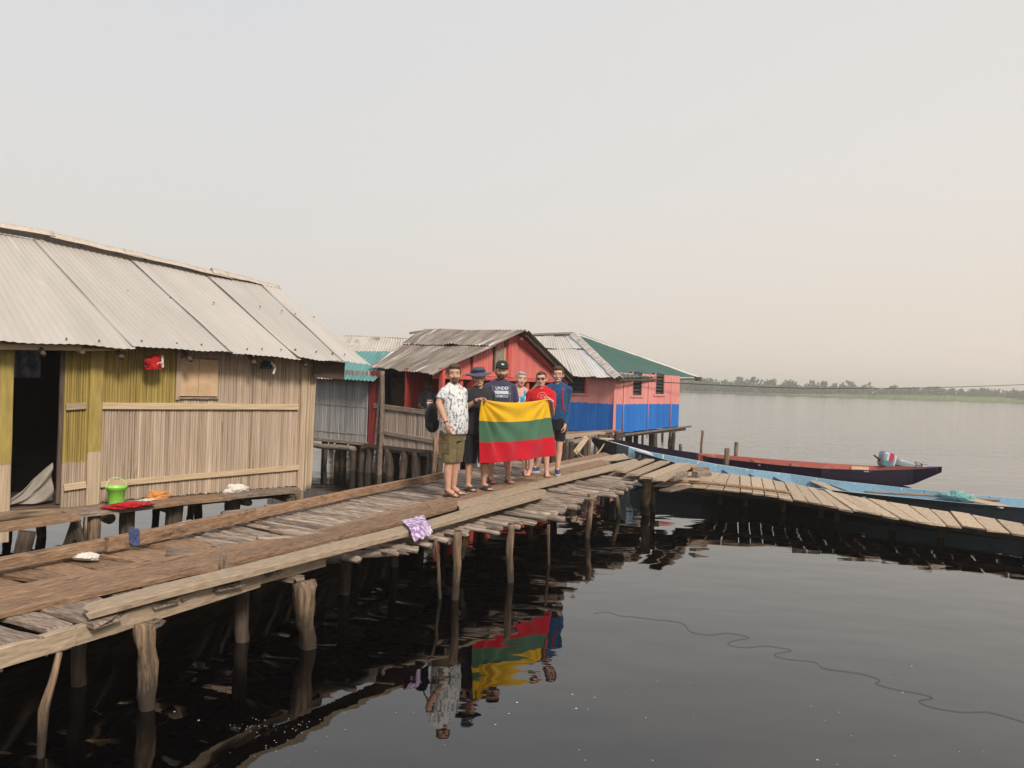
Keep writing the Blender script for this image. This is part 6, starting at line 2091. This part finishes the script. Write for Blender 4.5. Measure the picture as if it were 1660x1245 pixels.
# bag hanging behind his back
bc = P(699, 676, p1.y + .25)
bm = bmesh.new()
p_ell(bm, bc, (.09, .13, .20)); p_ell(bm, bc + V((.02, 0, -.10)), (.10, .13, .12))
bg_ = bm_obj('backpack', bm, M['bag_black'], None, True)
tag(bg_, 'black rounded bag hanging behind the man in the printed shirt', 'bag')
bm = bmesh.new()
tube('shoulder_strap', [bc + V((.02, 0, .18)), bc + V((.10, -.08, .34)), p1 + V((-.02, .02, 1.50))], .012, M['bag_black'], bg_)

# 2: bucket hat, black shirt, holds the left corner
p2 = G(772, 795, ZK); r2 = R(20)
hR = to_local(p2, r2, FL + V((-.06, .035, -.015))); eR = to_local(p2, r2, P(744, 668, p2.y - .12))
M['charcoal_cloth'] = cloth('charcoal_cloth', (.026, .025, .029), (.036, .035, .04), 14)
Bp = person(p2, r2, 1.76, 'man in black shirt and wide brimmed hat holding the left end of the flag', 'skin_tan', 'charcoal_cloth', 'black_cloth', ('slide', 'dark_rubber'), head_turn=-R(12), head_tilt=R(-5),
            RE=eR, RW=hR, girth=1.06, belly=.02, hair='hair_dark', hairstyle='crop', glasses='wire', feet={'R': (-.13, -.03, 20), 'L': (.13, .03, 22)}, short_len=.40, group=GP, LE=V((.25, .12, 1.12)), LW=V((.26, .08, .87)),
            Rh=dict(d=tuple(to_local(V((0, 0, 0)), r2, V((.85, -.2, .25)))), side=tuple(to_local(V((0, 0, 0)), r2, V((.1, -1, .25)))), n=(0, 0, -1), curl=.6))
s = Bp['s']
M['hat_blue'] = cloth('hat_blue', (.085, .09, .13), (.065, .07, .105), 12)
M['hat_band'] = cloth('hat_band', (.03, .032, .05), (.02, .022, .035), 12)
def hat_rings(pp, prof, m_, name, parent, wave=0.0):
    bm = bmesh.new()
    Hd_ = pp['Hd']
    rr = []
    for (r_, z, ry) in prof:
        rr.append([Hd_(r_ * math.cos(a), .004 + r_ * ry * math.sin(a), z + wave * (r_ > .1) * math.cos(2 * a) * (r_ - .09)) for a in [6.2832 * k / 40 for k in range(40)]])
    add_rings(bm, rr)
    return bm_obj(name, bm, m_, parent, True, pp['MW'])
ht = thing('bucket_hat', Bp['MW'] @ Bp['Hd'](0, 0, 1.70), 'blue grey wide brimmed hat worn by the man in black', 'hat')
hat_rings(Bp, [(.088, 1.715, 1.15), (.12, 1.715, 1.1), (.172, 1.703, 1.0), (.176, 1.699, 1.0), (.173, 1.705, 1.0), (.125, 1.722, 1.1), (.094, 1.727, 1.15)], M['hat_blue'], 'brim', ht, wave=.25)
hat_rings(Bp, [(.092, 1.715, 1.15), (.090, 1.75, 1.15), (.086, 1.785, 1.14), (.074, 1.803, 1.12), (.03, 1.81, 1.1)], M['hat_blue'], 'crown', ht)
hat_rings(Bp, [(.095, 1.742, 1.15), (.0955, 1.745, 1.15), (.0935, 1.765, 1.15), (.092, 1.767, 1.15)], M['hat_band'], 'hat_band', ht)
# open collar V, glasses tucked in, wristband
me = rect_mesh(.03, .075, 3, 4)
on_shirt(Bp, '', 0, .035, 1.30 * s, M['motor_grey'], 'tucked_glasses', me)
sh, E_, W_ = Bp['arms']['R']
bm = bmesh.new(); q = E_.lerp(W_, .90); d = (W_ - E_).normalized(); p_cone(bm, q - d * .015, .033, q + d * .015, .032, 16, flat=True)
bm_obj('wristband', bm, M['black_plastic'], Bp['root'], True, Bp['MW'])
bm = bmesh.new(); sh, E_, W_ = A['arms']['R']; q = E_.lerp(W_, .93); d = (W_ - E_).normalized(); p_cone(bm, q - d * .008, .034, q + d * .008, .033, 16, flat=True)
bm_obj('wristband', bm, M['brown_leather'], A['root'], True, A['MW'])

# 3: cap and moustache, lettered navy shirt, backpack straps
p3 = G(806, 783, ZK); r3 = R(8)
hh = to_local(p3, r3, FL.lerp(FR, .32) + V((0, .12, -.05)))
Cp = person(p3, r3, 1.89, 'tall man in green cap and lettered navy shirt standing behind the flag', 'skin_tan', 'navy_cloth', 'pink_shorts', ('sandal', 'red_rubber'), head_turn=R(-4), head_tilt=R(4),
            girth=1.04, hair='hair_dark', hairstyle='crop', beard='full', feet={'R': (-.10, -.02, 18), 'L': (.16, .02, 14)}, short_len=.50, group=GP, wide=1.0)
s = Cp['s']
zc = lambda y: P(806, y, p3.y - .13).z - p3.z
on_shirt(Cp, 'UNDER', .066, .02, zc(631.3), M['print_white'], 'lettering')
on_shirt(Cp, 'ARMOUR', .060, .02, zc(644.0), M['print_white'], 'lettering')
on_shirt(Cp, '', 0, .02, zc(635.8), M['print_pale_blue'], 'print_bar', rect_mesh(.25, .05))
M['cap_green'] = cloth('cap_green', (.035, .042, .030), (.025, .030, .022), 14)
cp = thing('cap', Cp['MW'] @ Cp['Hd'](0, 0, 1.72), 'dark green peaked cap with pale badge on the tall man', 'cap')
hat_rings(Cp, [(.082, 1.700, 1.2), (.085, 1.715, 1.2), (.084, 1.75, 1.2), (.072, 1.785, 1.18), (.045, 1.803, 1.15), (.01, 1.808, 1.1)], M['cap_green'], 'crown', cp)
bm = bmesh.new()
Hd_ = Cp['Hd']
rr = []
for z in (0, .006):
    ring = []
    for k in range(17):
        a = math.pi + math.pi * k / 16
        ring.append(Hd_(.072 * math.cos(a), -.055 + .105 * math.sin(a), 1.712 - .010 * abs(math.sin(a)) + z - .016 * abs(math.cos(a)) * 0))
    rr.append(ring)
add_rings(bm, rr)
bm_obj('peak', bm, M['cap_green'], cp, True, Cp['MW'])
bm = bmesh.new(); p_ell(bm, Hd_(0, -.096, 1.750), (.024, .008, .013), Cp['HR'], 2)
bm_obj('badge', bm, M['print_white'], cp, True, Cp['MW'])
def straps(pp, m_, label, m_bag, xs_=.115, w_=.045):
    s = pp['s']
    bc_ = pp['MW'] @ (V((0, .22, 1.22)) * s)
    bag = thing('backpack', bc_, label, 'backpack')
    bm = bmesh.new()
    p_loft(bm, [(0, .22 * s, .95 * s, .12, .07), (0, .22 * s, 1.0 * s, .15, .09), (0, .22 * s, 1.3 * s, .145, .085), (0, .20 * s, 1.42 * s, .10, .06)], ex=3)
    bm_obj('bag_body', bm, m_bag, bag, True, pp['MW'])
    sm = pp['shirt'].data
    bvh = BVHTree.FromPolygons([v.co for v in sm.vertices], [tuple(p.vertices) for p in sm.polygons])
    for sg in (-1, 1):
        vs, fs = [], []
        zz = [1.05 + (1.43 - 1.05) * k / 12 for k in range(13)]
        path = []
        for z in zz:
            x = sg * (xs_ + .035 * max(0, (1.2 - z)) / .15) 
            path.append((x * s, z * s))
        for (x, z) in path:
            for e in (-.5, .5):
                h = bvh.ray_cast(V((x + e * w_, -1, z)), V((0, 1, 0)))
                y = (h[0].y if h[0] else -.02)
                vs.append(V((x + e * w_, y - .007, z)))
        for e in (-.5, .5): vs.append(V((sg * xs_ * s + e * w_, .0, 1.475 * s)))
        for e in (-.5, .5): vs.append(V((sg * xs_ * s + e * w_, .12, 1.44 * s)))
        for k in range(len(vs) // 2 - 1): fs.append((k * 2, k * 2 + 1, k * 2 + 3, k * 2 + 2))
        o = mesh_obj('strap', vs, fs, m_, bag, True, pp['MW'])
        md = o.modifiers.new('t', 'SOLIDIFY'); md.thickness = .006
straps(Cp, M['strap_grey'], 'grey strapped backpack worn by the tall man in the cap', M['bag_black'], .128, .042)

# 4: grey hair, blue vest
p4 = G(838, 769, ZK); r4 = R(-2)
Dp = person(p4, r4, 1.77, 'grey haired man in bright blue sleeveless vest behind the middle of the flag', 'skin_pink', 'cyan_cloth', 'grey_cloth', ('flipflop', 'tan_rubber'), head_turn=R(14), head_tilt=R(6), sleeve='none', hair='hair_grey', hairstyle='crop',
            feet={'R': (-.14, -.03, -6), 'L': (.13, -.02, 16)}, short_len=.50, group=GP)
s = Dp['s']
z4 = P(838, 648, p4.y - .13).z - p4.z
for cx in (.0, .11): on_shirt(Dp, '', 0, cx, z4 - .03, M['print_white'], 'white_stripe', rect_mesh(.035, .18, 3, 6))

# 5: red shirt, sunglasses, holds the right corner
p5 = G(873, 772, ZK); r5 = R(-10)
hL = to_local(p5, r5, FR + V((.07, .05, -.035))); eL = to_local(p5, r5, P(895, 671, 12.75))
hR5 = to_local(p5, r5, FL.lerp(FR, .70) + V((0, .10, -.02)))
Ep = person(p5, r5, 1.78, 'man in red printed shirt and sunglasses holding the right end of the flag', 'skin_pink', 'red_tee', 'grey_cloth', ('flipflop', 'red_rubber'), head_turn=R(4), head_tilt=R(-3), LE=eL, LW=hL, girth=1.03,
            hair='hair_brown', hairstyle='crop', glasses='sun', feet={'R': (-.15, -.02, -8), 'L': (.13, .0, 16)}, short_len=.50, group=GP,
            Lh=dict(d=tuple(to_local(V((0, 0, 0)), r5, V((-.75, -.25, .55)))), side=tuple(to_local(V((0, 0, 0)), r5, V((-.1, -1, .2)))), n=(0, 0, -1), curl=.6))
s = Ep['s']
def ring_mesh(r0, r1, a0, a1, n=20):
    me = bpy.data.meshes.new('r')
    vs = []
    for k in range(n + 1):
        a = a0 + (a1 - a0) * k / n
        vs += [(r0 * math.cos(a), r0 * math.sin(a), 0), (r1 * math.cos(a), r1 * math.sin(a), 0)]
    me.from_pydata(vs, [], [(2 * k, 2 * k + 1, 2 * k + 3, 2 * k + 2) for k in range(n)])
    return me
z5 = P(873, 642.5, p5.y - .13).z - p5.z
on_shirt(Ep, '', 0, .03, z5, M['print_rose'], 'round_print', ring_mesh(.065, .075, R(20), R(200)))
on_shirt(Ep, '', 0, .03, z5, M['print_rose'], 'round_print', ring_mesh(.02, .034, 0, R(300)))
on_shirt(Ep, '', 0, .10, z5, M['print_rose'], 'round_print', ring_mesh(.014, .026, R(60), R(400)))

# 6: dark blue long sleeves, black shorts
p6 = G(899, 769, ZK); r6 = R(-14)
hL = to_local(p6, r6, P(916, 688, p6.y - .12)); eL = to_local(p6, r6, P(919, 655, p6.y))
Fp = person(p6, r6, 1.88, 'slim man in dark blue long sleeved shirt and black shorts at the right end', 'skin_fair', 'blue_tee', 'black_cloth', ('sneaker', 'shoe_blue'), head_turn=R(8), sleeve='long', hair='hair_brown', glasses='wire',
            LE=eL, LW=hL, girth=.96, feet={'R': (-.34, .10, -25), 'L': (.05, -.05, 14)}, short_len=.56, group=GP, hem=.90,
            Lh=dict(d=(0, -.1, -1), side=(0, -1, 0), n=(-1, 0, 0), curl=.55))
straps(Fp, M['strap_red'], 'dark backpack with red straps worn by the man in dark blue', M['bag_black'], .108, .035)

# 7: in the shade of the porch
p7 = w2(-.12, -.45, .74)
p7 = V((P(695, 640, p7.y).x, p7.y, .74))
hL7 = V((.02, -.26, 1.02)); 
Hp = person(p7, R(35), 1.56, 'dark clothed person standing in the shaded porch of the red house', 'skin_dark', 'black_cloth', 'black_cloth', None, head_turn=R(10), RE=V((-.25, 0, .98)), RW=V((-.12, -.2, .86)), LE=V((.26, .0, .96)), LW=hL7, hair='hair_dark', hairstyle='crop', short_len=.2)
s = Hp['s']
on_shirt(Hp, '', 0, -.02, 1.28 * s, M['print_rose'], 'shirt_print', rect_mesh(.14, .03))
on_shirt(Hp, '', 0, -.02, 1.22 * s, M['print_white'], 'shirt_print', rect_mesh(.16, .035))
on_shirt(Hp, '', 0, -.02, 1.10 * s, M['print_pale_blue'], 'shirt_print', rect_mesh(.12, .13))

# ---------------------------------------------------------------- the flag
M['flag_yellow'] = cloth('flag_yellow', (.70, .425, .013), (.65, .38, .011), 6)
M['flag_green'] = cloth('flag_green', (.065, .15, .09), (.056, .135, .08), 6)
M['flag_red'] = cloth('flag_red', (.47, .010, .024), (.42, .009, .02), 6)
nx, ny = 96, 66
vs, fs, mi = [], [], []
fn = (FR - FL).cross(Z_).normalized()
if fn.y > 0: fn = -fn
for j in range(ny + 1):
    t = j / ny
    for i in range(nx + 1):
        s = i / nx
        sagv = .055 * 4 * s * (1 - s) * (1 - t * .85)
        p = FL.lerp(FR, s).lerp(FLb.lerp(FRb, s), t)
        p.z -= sagv
        # folds falling from the two held corners
        d1_ = math.hypot(s * 1.6, t)
        ang1 = math.atan2(t, s * 1.6 + 1e-6)
        f1_ = math.sin(ang1 * 15) * .058 * min(1, d1_ * 2.2) * math.exp(-s * 3.2)
        ang2 = math.atan2(t, (1 - s) * 1.6 + 1e-6)
        d2_ = math.hypot((1 - s) * 1.6, t)
        f2_ = math.sin(ang2 * 13 + .6) * .028 * min(1, d2_ * 2) * math.exp(-(1 - s) * 3)
        f3_ = .022 * math.sin(s * 19 + t * 3 + 2 * noise.noise(V((s * 3, 1, 1)))) * t ** 1.5 + .016 * noise.noise(V((s * 4, t * 3, 2)))
        p = p + fn * (f1_ + f2_ + f3_ + .03 * math.sin(math.pi * s) * t)
        p = p + (FR - FL).normalized() * (-.012 * math.sin(t * 5) * (1 - s))
        vs.append(p)
for j in range(ny):
    for i in range(nx):
        q = j * (nx + 1) + i
        fs.append((q, q + nx + 1, q + nx + 2, q + 1))
        mi.append(0 if j < ny / 3 else (1 if j < 2 * ny / 3 else 2))
fl = mesh_obj('flag', vs, fs, [M['flag_yellow'], M['flag_green'], M['flag_red']], None, smooth=True, midx=mi)
md = fl.modifiers.new('thickness', 'SOLIDIFY'); md.thickness = .004
tag(fl, 'cloth flag with yellow, green and red bands held up by two men', 'flag')

bpy.data.scenes.remove(TMP)
# ---------------------------------------------------------------- things on the water
M['drift'] = plain('drift', (.02, .018, .016), .6)
pts = []
for (x, y) in ((962, 994), (985, 992), (1006, 998), (1030, 1000), (1062, 1004), (1085, 1006), (1108, 1011), (1120, 1024), (1150, 1029), (1180, 1026), (1214, 1033), (1190, 1038), (1180, 1044), (1205, 1049), (1245, 1047), (1283, 1054), (1262, 1058), (1256, 1062), (1275, 1068), (1320, 1073), (1335, 1083), (1370, 1088), (1400, 1093), (1426, 1102), (1420, 1108), (1455, 1118), (1490, 1124), (1512, 1131), (1490, 1136), (1510, 1146), (1560, 1154), (1600, 1154), (1640, 1164), (1665, 1172)):
    pts.append(G(x, y, .004))
cur = []
for i in range(len(pts) - 1):
    c = [pts[max(0, i - 1)], pts[i], pts[i + 1], pts[min(len(pts) - 1, i + 2)]]
    for k in range(6): cur.append(V(tuple(cat(c[0][j], c[1][j], c[2][j], c[3][j], k / 6) for j in range(3))))
o = tube('floating_line', cur, .0012, M['drift'], None, seg=6)
tag(o, 'thin dark looping line floating on the open water', 'line')
vs, fs = [], []
def speck(p, r_):
    b = len(vs)
    n = 6
    a0_ = random.random() * 6
    for k in range(n):
        a = a0_ + k * 6.2832 / n
        vs.append(p + V((math.cos(a) * r_ * random.uniform(.6, 1.2), math.sin(a) * r_ * random.uniform(.6, 1.2), .002)))
    vs.append(p + V((0, 0, r_ * .35)))
    for k in range(n): fs.append((b + k, b + (k + 1) % n, b + n))
for _ in range(26):
    x = random.gauss(455, 45); y = 1205 - (x - 455) * .32 + random.gauss(0, 17)
    speck(G(x, y, 0), random.uniform(.002, .0045))
for _ in range(35): speck(G(random.gauss(430, 40), random.gauss(1178, 6), 0), random.uniform(.002, .005))
for _ in range(25): speck(G(random.uniform(640, 1600), random.uniform(1090, 1240), 0), random.uniform(.002, .005))
for (x, y) in ((838, 1139), (803, 1175), (825, 1157), (928, 1126), (964, 1131), (934, 1149), (1047, 1164), (1325, 1232), (1478, 1080), (1463, 1123), (322, 1168), (283, 1154)): speck(G(x, y, 0), random.uniform(.006, .011))
o = mesh_obj('foam_flecks', vs, fs, plain('foam', (.62, .62, .60), .8), None)
tag(o, 'scattered white foam flecks drifting on the dark water', 'foam', kind='stuff')
